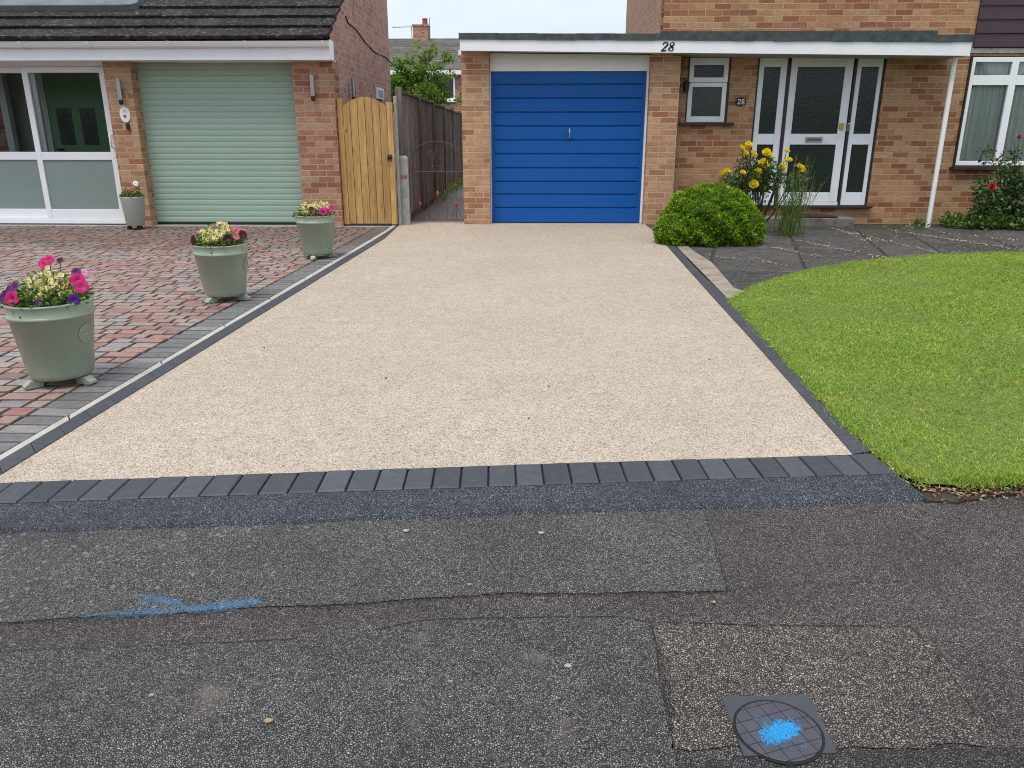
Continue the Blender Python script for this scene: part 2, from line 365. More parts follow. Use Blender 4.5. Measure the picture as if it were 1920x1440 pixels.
# ------------------------------------------------------------------ world, sun, camera
SUN_EL, SUN_AZ = R(67), R(205)      # azimuth of the sun, clockwise from +Y
w = bpy.data.worlds.new("World"); scn.world = w; w.use_nodes = True; t = w.node_tree
bg = t.nodes['Background']; sky = N(t, 'ShaderNodeTexSky'); sky.sky_type = 'NISHITA'; sky.sun_disc = False
sky.sun_elevation = SUN_EL; sky.sun_rotation = SUN_AZ; sky.dust_density = 3.0; sky.air_density = 1.0; sky.ozone_density = 1.5
hs = N(t, 'ShaderNodeHueSaturation'); hs.inputs['Saturation'].default_value = .34; t.links.new(sky.outputs[0], hs.inputs['Color'])
# a closed overcast: the cloud sheet evens the sky out
tc = N(t, 'ShaderNodeTexCoord')
cl = noise(t, 2.2, 5, .55, tc.outputs['Generated'], (1, 1, 2.5))
cloud = ramp(t, cl, [(.32, (4.7,5.5,7.0)), (.68, (6.3,6.9,7.9))])
t.links.new(mix(t, .75, hs.outputs[0], cloud), bg.inputs['Color']); bg.inputs['Strength'].default_value = .10
sl = bpy.data.lights.new('sun', 'SUN'); sl.energy = 1.4; sl.angle = R(30); sl.color = (1, .96, .9)
so = bpy.data.objects.new('sun', sl); COL.objects.link(so)
sd = Vector((math.sin(SUN_AZ)*math.cos(SUN_EL), math.cos(SUN_AZ)*math.cos(SUN_EL), math.sin(SUN_EL)))
so.rotation_euler = sd.to_track_quat('Z', 'Y').to_euler(); so.location = (0, 0, 20)
cam = bpy.data.cameras.new('camera'); cam.sensor_width = 36; cam.lens = FPX/1920*36; cam.clip_end = 2000; cam.clip_start = .05
co = bpy.data.objects.new('camera', cam); COL.objects.link(co); co.location = (0, 0, CZ); co.rotation_euler = (R(90)-PITCH, 0, YAW); scn.camera = co
scn.view_settings.view_transform = 'Standard'; scn.view_settings.look = 'None'; scn.view_settings.gamma = 1; scn.view_settings.exposure = 0.74
scn.cycles.filter_width = 1.0; scn.cycles.denoising_prefilter = 'NONE'

# ================================================================== SETTING
def sheet(name, poly, z, mat, thick=0):
    mb = MB()
    if thick: mb.slab(poly, z-thick, z)
    else:
        a = sum(poly[i-1][0]*poly[i][1]-poly[i][0]*poly[i-1][1] for i in range(len(poly)))
        mb.face([(p[0], p[1], z) for p in (poly if a > 0 else poly[::-1])])
    return struct(mb.build(name, mat))
def px(l, z=0): return [G(x, y, z)[:2] for x, y in l]
def wig(poly, step=.05, amp=.006, closed=True):   # a hand-laid edge
    out = []; n = len(poly)
    for i in range(n if closed else n-1):
        a = poly[i]; b = poly[(i+1) % n]; L = math.dist(a, b); k = max(1, int(L/step))
        for j in range(k):
            f = j/k; out.append((a[0]+(b[0]-a[0])*f+random.uniform(-amp, amp), a[1]+(b[1]-a[1])*f+random.uniform(-amp, amp)))
    if not closed: out.append(poly[-1])
    return out
sheet('ground', [(-300,-300),(300,-300),(300,300),(-300,300)], -.08, m_earth)
ZP = -.035
m_t_brown = M_tarmac('old_brown_tarmac', (.032,.026,.023), (.165,.138,.121), (.42,.37,.315), 190)
m_t_grey = M_tarmac('grey_tarmac', (.038,.036,.032), (.195,.184,.165), (.45,.425,.385), 190, spots=.9)
m_t_low = M_tarmac('lower_grey_tarmac', (.038,.036,.033), (.190,.180,.165), (.43,.41,.375), 195, blot=(.27,.215,.17))
m_t_tan = M_tarmac('gravelly_tarmac', (.042,.035,.028), (.225,.19,.152), (.50,.44,.36), 165, blot=(.30,.245,.185))
m_t_dark = M_tarmac('dark_tarmac', (.021,.0195,.018), (.104,.096,.088), (.30,.28,.255), 190)
m_t_new = M_tarmac('new_tarmac', (.018,.0205,.025), (.120,.132,.155), (.36,.39,.44), 205)
sheet('pavement', [(-14,-8),(14,-8),(14,2.75),(1.5,2.75),(1.5,2.9),(-14,2.9)], ZP, m_t_brown)
A = px([(-420,1040),(0,1004),(960,968),(1318,957),(1338,1010),(1352,1060),(1365,1110),(1180,1113),(960,1114),(800,1124),(650,1135),(420,1146),(205,1157),(0,1167),(-420,1190)], ZP)
sheet('pavement_patch', wig(wig(A, .12, .008), .03, .004), ZP+.004, m_t_grey)
Cc = px([(-420,1245),(0,1220),(300,1208),(560,1196),(800,1160),(960,1156),(1160,1155),(1218,1163),(1238,1270),(1262,1400),(1300,1640),(-700,1640)], ZP)
sheet('pavement_patch', wig(wig(Cc, .12, .008), .03, .004), ZP+.004, m_t_low)
Dd = px([(1226,1166),(1410,1171),(1560,1173),(1710,1174),(1790,1270),(1862,1398),(1560,1404),(1400,1408),(1268,1410),(1243,1270)], ZP)
sheet('pavement_patch', wig(wig(Dd, .09, .014), .02, .006), ZP+.004, m_t_tan)
Ee = px([(1270,1424),(1400,1420),(1560,1414),(1866,1408),(2100,1400),(2400,1640),(1310,1640)], ZP)
sheet('pavement_patch', wig(wig(Ee, .12, .01), .03, .004), ZP+.004, m_t_dark)
# dark cracks along the patch joints
mb = MB()
def crack(pts, w0, w1, z):
    p = wig(px(pts, z), .02, .0025, False)
    for i in range(len(p)-1):
        a, b = Vector((*p[i], z)), Vector((*p[i+1], z)); d = (b-a).normalized(); s_ = Vector((-d.y, d.x, 0)); w_ = random.uniform(w0, w1)*.65*(1 if random.random() > .12 else .2)
        mb.face([a-s_*w_, b-s_*w_, b+s_*w_, a+s_*w_])
zc = ZP+.0065
crack([(0,1168),(205,1158),(420,1147)], .002, .004, zc)
crack([(560,1140),(650,1135),(800,1124),(960,1114),(1180,1113),(1365,1110)], .0015, .004, zc)
crack([(1320,960),(1338,1010),(1352,1060),(1365,1110)], .001, .003, zc)
crack([(0,1221),(300,1209),(560,1197)], .001, .003, zc); crack([(700,1180),(800,1161),(960,1157),(1160,1155),(1220,1165),(1410,1171),(1560,1173),(1710,1174)], .0015, .004, zc)
crack([(1222,1166),(1240,1270),(1265,1405)], .001, .004, zc); crack([(1712,1176),(1790,1270),(1830,1340)], .0005, .0025, zc)
crack([(1540,1100),(1600,1093),(1700,1088)], .001, .003, ZP+.003)
struct(mb.build('pavement_crack', M('crack_dirt', (.022,.020,.018), .95, .4, 60)))
# new tarmac ramp
TOPL = [(-420,962),(0,943),(960,910),(1300,898.5),(1637,888.5),(1680,887)]
BOTL = [(-420,1030),(0,1005),(500,989),(960,971),(1300,960),(1560,950),(1738,940)]
tp = [G(x, y, 0) for x, y in TOPL]; bt = [G(x, y, ZP) for x, y in BOTL]
mb = MB(); n = 120; m_ = 8
def along(pl, f):
    xs = [0]; 
    for i in range(len(pl)-1): xs.append(xs[-1]+math.dist(pl[i], pl[i+1]))
    s_ = f*xs[-1]
    for i in range(len(pl)-1):
        if s_ <= xs[i+1]+1e-9: q = (s_-xs[i])/(xs[i+1]-xs[i]); return Vector(pl[i]).lerp(Vector(pl[i+1]), q)
    return Vector(pl[-1])
vs = []
for i in range(n+1):
    a = along(tp, i/n); b = along(bt, i/n); b.y += random.uniform(-.006, .006)+.006*math.sin(i*.35)
    for j in range(m_+1):
        f = j/m_; p = a.lerp(b, f); p.z = -.004+(ZP+.014)*(f**1.5) if j < m_ else ZP-.01
        if j == m_: p = p+(b-a)*.02
        vs.append(p)
mb.add(vs, [(i*(m_+1)+j, i*(m_+1)+j+1, (i+1)*(m_+1)+j+1, (i+1)*(m_+1)+j) for i in range(n) for j in range(m_)], .5, True)
struct(mb.build('tarmac_ramp', m_t_new))

# resin-bound driveway
m, t, p, o = nt('cream_resin_aggregate')
v = voro(t, 210); ve = voro(t, 210, 'DISTANCE_TO_EDGE'); sp = N(t, 'ShaderNodeSeparateColor'); t.links.new(v.outputs['Color'], sp.inputs[0])
c = ramp(t, sp.outputs[0], [(0,(.24,.175,.125)),(.07,(.46,.365,.27)),(.35,(.645,.55,.435)),(.7,(.735,.645,.525)),(.93,(.80,.72,.605)),(1,(.85,.80,.70))])
gap = ramp(t, ve.outputs['Distance'], [(.02,0),(.15,1)])
c = mix(t, gap, (.34,.255,.165), c)
v2 = voro(t, 90); s2 = N(t, 'ShaderNodeSeparateColor'); t.links.new(v2.outputs['Color'], s2.inputs[0])
c = mix(t, ramp(t, s2.outputs[0], [(.86,0),(.96,.6)]), c, (.28,.20,.14))
c = mix(t, 1.0, c, ramp(t, noise(t, 1.1, 4, .6), [(.3,(.93,.92,.90)),(.7,(1.05,1.03,1.0))]), 'MULTIPLY')
c = mix(t, 1.0, c, ramp(t, noise(t, 9, 4, .6), [(.3,.92),(.7,1.07)]), 'MULTIPLY')
sat_out(t, p, c); p.inputs['Roughness'].default_value = .6; p.inputs['Specular IOR Level'].default_value = .35
bump(t, math_(t, 'ADD', gap, math_(t, 'MULTIPLY', sp.outputs[1], .6)), p, .6, .003); m_resin = m
KIN = [(-150,983),(0,890.5),(720,448),(752,419)]
RIN = [(1599,851.5),(1508,748),(1413,641),(1330,550),(1245,455),(1222,430),(1210,421)]
dl = px(KIN); dr = px(RIN)
drive = [dl[0], dl[1], dl[2], dl[3], (-1.86,11.62), (-.98,11.62), (-.98,11.42), (-.62,11.42), (-.62,11.62), (1.58,11.62), (1.58,11.45), dr[-1]]
drive = dl + [(-1.80,11.62),(-.98,11.62),(-.98,11.32),(-.60,11.32),(-.60,11.62),(1.57,11.62),(1.57,11.40)] + dr[::-1]
front_top = px([(1599,851.5),(1300,861),(960,871),(500,888),(0,905),(-150,911)])
sheet('driveway', dl[1:]+drive[4:]+front_top[1:-1][::1], -.002, m_resin)
# charcoal kerb blocks: one front row, one row down either side
m_block = M('charcoal_block', rmp=[(0,(.036,.038,.044)),(.5,(.052,.055,.063)),(1,(.074,.078,.087))], rough=.62, var=.14, vs=26, bs=.45, bscale=160, bdist=.002, dirt=((.13,.13,.13), 30, .56, .74, .45))
mb = MB()
ft = px([(-420,919),(0,905),(960,871),(1300,861),(1598,852.5),(1636,850)]); fb = px([(-505,961),(0,942.5),(960,909.5),(1300,898),(1637,888),(1679,886.5)])
a3 = [(*p, 0) for p in ft]; b3 = [(*p, 0) for p in fb]
Lt = sum(math.dist(a3[i], a3[i+1]) for i in range(len(a3)-1)); nb = int(Lt/.104)
for i in range(nb):
    g = .0022/Lt*1.2; f0, f1 = i/nb+g, (i+1)/nb-g
    q = [along(b3, f0), along(b3, f1), along(a3, f1), along(a3, f0)]
    ins = .002
    mb.sett([(p[0], p[1]) for p in q], -.06, .002+random.uniform(-.001,.001), .005, random.random())
def side_row(inner, outer, cnt):
    i3 = [(*p, 0) for p in inner]; o3 = [(*p, 0) for p in outer]
    for i in range(cnt):
        f0, f1 = i/cnt+.00012, (i+1)/cnt-.00012
        q = [along(i3, f0), along(o3, f0), along(o3, f1), along(i3, f1)]
        pts = [(p[0], p[1]) for p in q]
        ar = sum(pts[k-1][0]*pts[k][1]-pts[k][0]*pts[k-1][1] for k in range(4))
        mb.sett(pts if ar > 0 else pts[::-1], -.06, .003+random.uniform(-.0006,.0006), .0025, .35+.3*random.random())
ROUT = [(1634,846),(1580,796),(1500,708.6),(1417,617.5),(1366,562),(1314,512.6),(1265,461),(1240,432),(1226,420)]
side_row(dr[:], px(ROUT), 42)
KOUT = [(-150,953),(0,865),(720,439.5),(747,420)]
side_row([dl[0],dl[1],dl[2],(dl[3][0],dl[3][1])], px(KOUT), 44)
struct(mb.build('kerb_edging', m_block))
mb = MB(); mb.slab(px([(-150,985),(0,905),(960,870),(1599,851),(1680,889),(960,913),(0,946),(-420,964),(-420,915)]), -.07, -.012)
mb.slab(px(RIN+ROUT[::-1]), -.07, -.0125); mb.slab(px(KIN+KOUT[::-1]), -.07, -.0123); struct(mb.build('edging_bed', m_gap))
# pale concrete strip between the two drives
m_strip = M('pale_concrete_strip', (.43,.415,.365), .85, .12, 9, .4, 90, dirt=((.28,.24,.17), 6, .55, .72, .6))
WOUT = [(-150,943),(0,855.5),(720,434.5),(743,418)]
wi = px(KOUT); wo = px(WOUT); mb = MB()
i3 = [(*p, 0) for p in wi]; o3 = [(*p, 0) for p in wo]
for k in range(10):
    f0, f1 = k/10+.0005, (k+1)/10-.0005
    q = [along(i3, f0), along(i3, f1), along(o3, f1), along(o3, f0)]; mb.sett([(a[0], a[1]) for a in q], -.05, .004, .006, .5)
struct(mb.build('concrete_strip', m_strip))

# neighbour's block paving
m, t, p, o = nt('block_paving'); m_sett = m
c = ramp(t, rnd_attr(t), [(0,(.085,.062,.05)),(.035,(.085,.062,.05)),(.045,(.12,.12,.118)),(.19,(.185,.182,.175)),(.22,(.27,.245,.22)),(.3,(.30,.255,.215)),(.42,(.33,.205,.165)),(.55,(.34,.185,.145)),(.66,(.29,.135,.105)),(.76,(.37,.265,.225)),(.88,(.31,.265,.23)),(.95,(.26,.25,.245)),(1,(.20,.115,.09))])
c = mix(t, 1.0, c, ramp(t, noise(t, 24, 5, .65), [(.3,.72),(.7,1.22)]), 'MULTIPLY')
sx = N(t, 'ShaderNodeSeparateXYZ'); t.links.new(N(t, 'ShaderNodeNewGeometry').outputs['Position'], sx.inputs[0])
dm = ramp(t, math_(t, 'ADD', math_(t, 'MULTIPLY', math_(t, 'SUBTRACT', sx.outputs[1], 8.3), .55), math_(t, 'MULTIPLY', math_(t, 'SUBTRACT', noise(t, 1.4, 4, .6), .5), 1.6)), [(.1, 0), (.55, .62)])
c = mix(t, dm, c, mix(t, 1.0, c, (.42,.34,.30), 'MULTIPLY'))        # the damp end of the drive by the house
sat_out(t, p, c); p.inputs['Roughness'].default_value = .58; p.inputs['Specular IOR Level'].default_value = .5
bump(t, noise(t, 110, 4), p, .5, .003)
mb = MB()
def edge_x(y):      # x of the strip's left edge at a given depth
    for i in range(len(wo)-1):
        (x0, y0), (x1, y1) = wo[i], wo[i+1]
        if min(y0, y1) <= y <= max(y0, y1): return x0+(x1-x0)*(y-y0)/(y1-y0)
    return wo[-1][0] if y > wo[-1][1] else wo[0][0]+(wo[1][0]-wo[0][0])*(y-wo[0][1])/(wo[1][1]-wo[0][1])
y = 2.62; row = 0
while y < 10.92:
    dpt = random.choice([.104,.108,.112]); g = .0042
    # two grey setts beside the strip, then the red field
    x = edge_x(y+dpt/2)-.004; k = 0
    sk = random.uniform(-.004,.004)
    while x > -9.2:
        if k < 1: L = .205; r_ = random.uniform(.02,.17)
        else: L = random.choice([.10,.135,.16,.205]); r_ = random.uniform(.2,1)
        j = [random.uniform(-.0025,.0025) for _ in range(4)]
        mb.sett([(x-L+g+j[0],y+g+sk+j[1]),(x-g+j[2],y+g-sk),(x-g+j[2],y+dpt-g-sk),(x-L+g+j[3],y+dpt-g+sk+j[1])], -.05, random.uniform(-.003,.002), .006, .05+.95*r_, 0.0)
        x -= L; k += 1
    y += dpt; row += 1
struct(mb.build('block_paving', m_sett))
m_jnt = M('paving_joint_sand', (.04,.027,.02), .95, .3, 20)
sheet('paving_bed', [(-14,2.6),(edge_x(2.6),2.6),(edge_x(6),6),(edge_x(10.9),10.9),(-1.98,11.3),(-14,11.3)], -.013, m_jnt)
sheet('threshold', [(-9.5,10.915),(-1.98,10.93),(-1.96,11.3),(-9.5,11.3)], -.004, m_conc)
# side passage, slab path and its concrete strip
sheet('side_path', [(-1.84,11.625),(-.6,11.625),(-.6,30),(-1.84,30)], -.006, m_concpath)
sheet('passage', [(-2.66,11.18),(-1.95,11.18),(-1.95,20),(-2.66,20)], -.01, m_concpath)
cs = px([(1230,427),(1268,461),(1318,512),(1366,561),(1398,546),(1376,539),(1357,517),(1334,491),(1302,471),(1282,455)])
sheet('concrete_apron', cs, -.0015, m_tan)
m_slab = M('path_slab', rmp=[(0,(.046,.041,.037)),(.5,(.063,.057,.051)),(1,(.085,.077,.069))], rough=.62, var=.4, vs=7, bs=.8, bscale=18, bdist=.008, spec=.5, dirt=((.26,.26,.235), 24, .56, .68, .6))
mb = MB(); ang = R(-14); ca, sa = math.cos(ang), math.sin(ang)
LAWN_TOP = px([(1366,561),(1400,541),(1440,526),(1480,514),(1540,500),(1600,490.5),(1680,482),(1750,477),(1840,473.5),(1920,471.5)])
def lawn_y(x):
    pts = LAWN_TOP+[(8.2,9.35),(14,9.6)]
    for i in range(len(pts)-1):
        if pts[i][0] <= x <= pts[i+1][0]: return pts[i][1]+(pts[i+1][1]-pts[i][1])*(x-pts[i][0])/(pts[i+1][0]-pts[i][0])
    return 6.2
u = -8.0
while u < 12:
    wu = random.choice([.75,.9,.62]); vv = -2+random.uniform(0,.6)
    while vv < 16:
        lv = random.choice([.6,.75,.9]); g = .016
        q = [(u+g,vv+g),(u+wu-g,vv+g),(u+wu-g,vv+lv-g),(u+g,vv+lv-g)]
        q = [(a*ca-b*sa+random.uniform(-.01,.01), a*sa+b*ca+random.uniform(-.01,.01)) for a, b in q]
        cx = sum(a for a, b in q)/4; cy = sum(b for a, b in q)/4
        if cx > 1.5 and max(b for a, b in q) < 11.36 and cy > lawn_y(cx)-.7:
            mb.sett(q, -.05, random.uniform(-.011,-.006), .006, random.random())
        vv += lv
    u += wu
struct(mb.build('slab_path', m_slab))
m_moss = M('mossy_joint', (.035,.033,.022), .95, .5, 25, .6, 60, dirt=((.10,.13,.03), 8, .55, .66, .7))
sheet('path_joint_bed', [(1.6,6.0),(6,7.2),(14,8.8),(14,11.72),(1.97,11.72),(1.97,11.4),(1.6,9.3)], -.018, m_moss)
# lawn: turf bed with grass blades
m, t, p, o = nt('turf_bed'); c = ramp(t, noise(t, 25, 5, .7), [(.3,(.07,.11,.018)),(.7,(.17,.21,.035))]); sat_out(t, p, c); p.inputs['Roughness'].default_value = .95
m_turf = m
LE = px([(1366,561),(1418,618.5),(1502,709.5),(1582,797),(1640,848),(1688,888),(1736,905)])
LB = px([(1790,907),(1850,903),(1920,901),(2150,896)])
lawn = LE+LB+[(5.5,2.9),(14,3.2),(14,9.6),(8.2,9.35)]+LAWN_TOP[::-1][:-1]
sheet('lawn', lawn, -.004, m_turf)
def in_poly(P, poly):
    x, y = P[:,0], P[:,1]; c = np.zeros(len(P), bool); j = len(poly)-1
    for i in range(len(poly)):
        xi, yi = poly[i]; xj, yj = poly[j]
        with np.errstate(divide='ignore', invalid='ignore'):
            k = ((yi > y) != (yj > y)) & (x < (xj-xi)*(y-yi)/(yj-yi+1e-12)+xi)
        c ^= k; j = i
    return c
m, t, p, o = nt('grass_blade'); m_grass = m
c = ramp(t, rnd_attr(t), [(0,(.09,.18,.018)),(.25,(.21,.38,.035)),(.5,(.32,.50,.055)),(.75,(.43,.58,.085)),(.92,(.53,.59,.16)),(1,(.56,.49,.24))])
c = mix(t, ramp(t, noise(t, 3.4, 5, .65), [(.42, 0), (.66, .75)]), c, mix(t, 1.0, c, (1.22,1.02,.85), 'MULTIPLY'))    # drier, yellower turf
c = mix(t, ramp(t, noise(t, 6.5, 4, .6), [(.55, 0), (.68, .8)]), c, mix(t, 1.0, c, (.68,.86,.75), 'MULTIPLY'))       # clover and coarse tufts
c = mix(t, 1.0, c, ramp(t, noise(t, 22, 4, .7), [(.3, .66), (.7, 1.26)]), 'MULTIPLY')
c = mix(t, 1.0, c, ramp(t, noise(t, 1.5, 5, .6), [(.3, .84), (.7, 1.14)]), 'MULTIPLY')
sat_out(t, p, c); p.inputs['Roughness'].default_value = .5; p.inputs['Specular IOR Level'].default_value = .3
tr = N(t, 'ShaderNodeBsdfTranslucent'); t.links.new(c, tr.inputs['Color']); ms = N(t, 'ShaderNodeMixShader'); ms.inputs[0].default_value = .4
t.links.new(p.outputs[0], ms.inputs[1]); t.links.new(tr.outputs[0], ms.inputs[2]); t.links.new(ms.outputs[0], o.inputs['Surface'])
def grass(n, poly, hmin, hmax, wid, xr, yr, near=True):
    P = np.stack([rng.uniform(*xr, n), rng.uniform(*yr, n)], 1)
    P = P[in_poly(P, poly)]; d = np.hypot(P[:,0], P[:,1]); k = rng.random(len(P)) < np.clip(1.35-d/8.5, .42, 1); P = P[k]; d = d[k]
    n = len(P); h = rng.uniform(hmin, hmax, n)*(1+.3*np.sin(P[:,0]*3.1+1)*np.cos(P[:,1]*2.7)+.5*np.clip(np.sin(P[:,0]*11+2*np.sin(P[:,1]*5))*np.sin(P[:,1]*9+1)-.35,0,1)); w_ = wid*(.55+d/7.0)
    a = rng.uniform(0, 2*np.pi, n); ln = rng.uniform(.3, 2.2, n)*h; z0 = np.full(n, -.006)
    base = np.stack([P[:,0], P[:,1], z0], 1); s_ = np.stack([np.cos(a), np.sin(a), 0*a], 1)
    b = rng.uniform(0, 2*np.pi, n); tip = base+np.stack([np.cos(b)*ln, np.sin(b)*ln, h], 1)
    return np.stack([base-s_*w_[:,None]/2, base+s_*w_[:,None]/2, tip], 1)
gv = grass(760000, lawn, .006, .017, .0046, (1.3,7.2), (2.6,9.4))
ev = []                                                   # longer fringe along the edges
for pl, cnt in ((LE, 5200), (LB, 4200), (LAWN_TOP, 3000)):
    p3 = [(*a, 0) for a in pl]; f = [along(p3, random.random()) for _ in range(cnt)]
    B = np.array([[q[0]+random.gauss(.012,.02), q[1]+random.gauss(.02,.025) if pl is not LAWN_TOP else q[1]+random.gauss(-.02,.02), -.01] for q in f])
    n = len(B); h = rng.uniform(.010,.034,n); a = rng.uniform(0,2*np.pi,n); b = rng.uniform(0,2*np.pi,n); ln = h*rng.uniform(.3,1.2,n); s_ = np.stack([np.cos(a),np.sin(a),0*a],1)*.0028
    ev.append(np.stack([B-s_, B+s_, B+np.stack([np.cos(b)*ln, np.sin(b)*ln, h],1)],1))
gv = np.concatenate([gv]+ev); stuff(np_mesh('grass', gv, [[0,1,2]], m_grass, rnd=np.clip(rng.normal(.5,.27,len(gv)),0,1)), 'short bright green lawn grass beside the driveway', 'grass')
# soil edge and litter at the lawn's front
sb = px([(1738,941),(1690,893),(1740,908),(1800,909),(1860,906),(2150,898),(2150,935),(1920,925),(1840,938)], -.03)
mb = MB(); mb.slab(wig(wig(sb, .1, .02), .02, .008), -.05, -.026); struct(mb.build('soil_edge', m_soil))
m_lit = M_leaf('dry_litter', [(0,(.10,.05,.025)),(.4,(.22,.13,.06)),(.7,(.36,.25,.12)),(.9,(.5,.42,.26)),(1,(.45,.14,.04))], trans=.1, vs=3)
LP, LD, LL = [], [], []
sbp = [(*a, 0) for a in px([(1700,898),(1760,912),(1840,914),(1920,908),(2100,900)], -.02)]
for _ in range(700):
    q = along(sbp, random.random()); LP.append((q[0]+random.gauss(0,.03), q[1]+random.gauss(-.015,.045), -.022+random.uniform(0,.006))); LL.append(random.uniform(.012,.035))
lk = [(*a, 0) for a in LE]
for _ in range(130):
    q = along(lk, random.random()); LP.append((q[0]+random.gauss(.0,.018), q[1]+random.gauss(0,.015), .006)); LL.append(random.uniform(.01,.03))
for _ in range(110):
    P_ = (random.uniform(1.8,6), random.uniform(3.2,8.5))
    if in_poly(np.array([P_]), lawn)[0]: LP.append((*P_, .017)); LL.append(random.uniform(.012,.032))
LD = [(random.gauss(0,1), random.gauss(0,1), random.gauss(0,.15)) for _ in LP]
stuff(leaf_mesh('leaf_litter', m_lit, LP, LD, np.array(LL), np.array(LL)*.45, upbias=.9), 'dry brown leaf litter along the lawn edge', 'leaf litter')
m_pet = M_leaf('pale_petals', [(0,(.42,.36,.24)),(.6,(.6,.56,.42)),(.85,(.55,.5,.2)),(1,(.16,.24,.05))], trans=.1, vs=3)
LP = []
for (p0, p1, cnt) in (((1560,428),(1773,479),150),((1670,432),(1920,470),190),((1500,452),(1680,488),110),((1580,436),(1640,452),40),((1420,459),(1560,486),60),((1330,480),(1470,497),40),((1760,436),(1920,452),60)):
    a, b = G(*p0), G(*p1)
    for _ in range(cnt):
        f = random.random(); LP.append((a[0]+(b[0]-a[0])*f+random.gauss(0,.025), a[1]+(b[1]-a[1])*f+random.gauss(0,.03), .002+random.uniform(0,.004)))
for _ in range(240):
    P_ = (random.uniform(2.6,7), random.uniform(7.2,11.2))
    if P_[1] > lawn_y(P_[0])+.05: LP.append((*P_, .001))
LL = np.array([random.uniform(.014,.04) for _ in LP])
stuff(leaf_mesh('fallen_petals', m_pet, LP, [(random.gauss(0,1), random.gauss(0,1), random.gauss(0,.1)) for _ in LP], LL, LL*.6, upbias=.92), 'pale fallen petals along the dark slab joints', 'petals')
mb = MB()                                                 # dark specks blown onto the resin
for _ in range(15):
    f = random.random(); yy = 2.95+8.2*f**1.4; xx = random.uniform(-1.8,1.3); a = random.uniform(0,6.3); L = random.uniform(.002,.007)
    mb.obox((xx,yy,.001),(math.cos(a)*L,math.sin(a)*L,0),(-math.sin(a)*.0025,math.cos(a)*.0025,0),(0,0,.002))
stuff(mb.build('drive_debris', m_mulch), 'dark specks scattered over the cream driveway', 'debris')

# ================================================================== LEFT HOUSE
LH = thing('brick_house', 'brick house on the left with sage green roller garage door and tiled lean-to roof', 'house', (-5,11,0))
YF = 11.0
mb = MB()
PAx0, PAx1 = -5.73, -5.37; PBx0, PBx1 = -3.20, -2.66
mb.box(PAx0, PAx1, YF, 11.32, -.05, 2.16); mb.build('pillar', m_buff, LH)
mb = MB(); mb.box(PBx0, PBx1, YF, 11.32, -.05, 2.16); mb.build('pillar', m_red, LH)
mb = MB()                                                 # side wall with the lean-to's slope, then the two-storey body
pr = [(11.322,-.05),(15.45,-.05),(15.45,5.2),(12.6,5.2),(12.6,3.40),(11.322,2.66)]
mb.face([(PBx1-.004,a,b) for a,b in pr]); mb.face([(PBx1-.25,a,b) for a,b in pr][::-1])
for i in range(len(pr)):
    a, b = pr[i], pr[(i+1) % len(pr)]; mb.face([(PBx1-.004,*a),(PBx1-.25,*a),(PBx1-.25,*b),(PBx1-.004,*b)])
mb.face([(PBx1-.006,10.99,2.17),(PBx1-.006,11.322,2.17),(PBx1-.006,11.322,2.66),(PBx1-.006,10.99,2.47)])
mb.box(-10, PBx1-.251, 12.62, 12.85, 2.3, 5.2)
mb.box(-10, PBx1-.251, 15.2, 15.44, -.05, 5.2)
mb.build('wall', m_pink, LH)
# lean-to roof of overlapping tiles
mb = MB(); sl_ = R(30); cs_, sn_ = math.cos(sl_), math.sin(sl_); Y0, Z0 = 10.66, 2.365; gauge = .30; th = .045
for c_ in range(8):
    x = PBx1+.045-(.165 if c_ % 2 else 0); first = True
    while x > -10:
        wdt = .33 if not (first and c_ % 2) else .33
        x0, x1 = x-wdt+.0015, x
        if first and c_ % 2: x1 = PBx1+.045; x0 = x+.0015; 
        s0 = c_*gauge-.01+random.uniform(-.004,.004); s1 = s0+gauge+.08; l0 = .068+random.uniform(-.002,.002); l1 = .020
        def pt(s_, h, xx): return (xx, Y0+s_*cs_-h*sn_, Z0+s_*sn_+h*cs_)
        r_ = random.random()
        mb.add([pt(s0,l0-th,x0),pt(s0,l0-th,x1),pt(s0,l0,x1),pt(s0,l0,x0),pt(s1,l1-th,x0),pt(s1,l1-th,x1),pt(s1,l1,x1),pt(s1,l1,x0)],
               [(0,1,2,3),(3,2,6,7),(1,5,6,2),(0,3,7,4),(4,7,6,5),(0,4,5,1)], r_)
        if first and c_ % 2: first = False; x = x+0; continue
        first = False; x -= wdt
rf = mb.build('roof', m_tile, LH, bevel=.004)
mb = MB()                                                 # moss-grey lead sheet up on the tiles
lx1 = QX(256, 8, 11.35); prf = [(.84,0,0),(.80,.05,.0)]
def rp(s_, h, xx): return (xx, Y0+s_*cs_-h*sn_, Z0+s_*sn_+h*cs_)
out = [(.80,-10),(.80,lx1-.25),(.815,lx1-.06),(.87,lx1),(1.3,lx1+.02),(2.2,lx1+.03),(2.2,-10)]
top = [rp(a, .125, b) for a, b in out]; bot = [rp(a, .03, b) for a, b in out]; n = len(out)
mb.add(top+bot, [tuple(range(n))]+[(i, n+i, n+(i+1)%n, (i+1)%n) for i in range(n)])
mb.build('lead_flashing', m_lead, rf, bevel=.012)
mb = MB()                                                 # yellow lichen patch low on the verge
zf0 = QZ(400,113,10.78); zf1 = QZ(400,90,10.78)
mb.box(-10, PBx1+.035, 10.76, 10.785, zf0, 2.37)
mb.box(PBx1+.012, PBx1+.036, 10.787, 10.99, zf0+.004, 2.385)
mb.build('fascia', m_white, LH, bevel=.003)
mb = MB(); mb.box(-10, PBx1+.010, 10.787, 11.19, zf0+.006, zf0+.018); mb.build('soffit', m_cream, LH)
mb = MB(); zg1 = QZ(400,77,10.66); zg0 = zf1
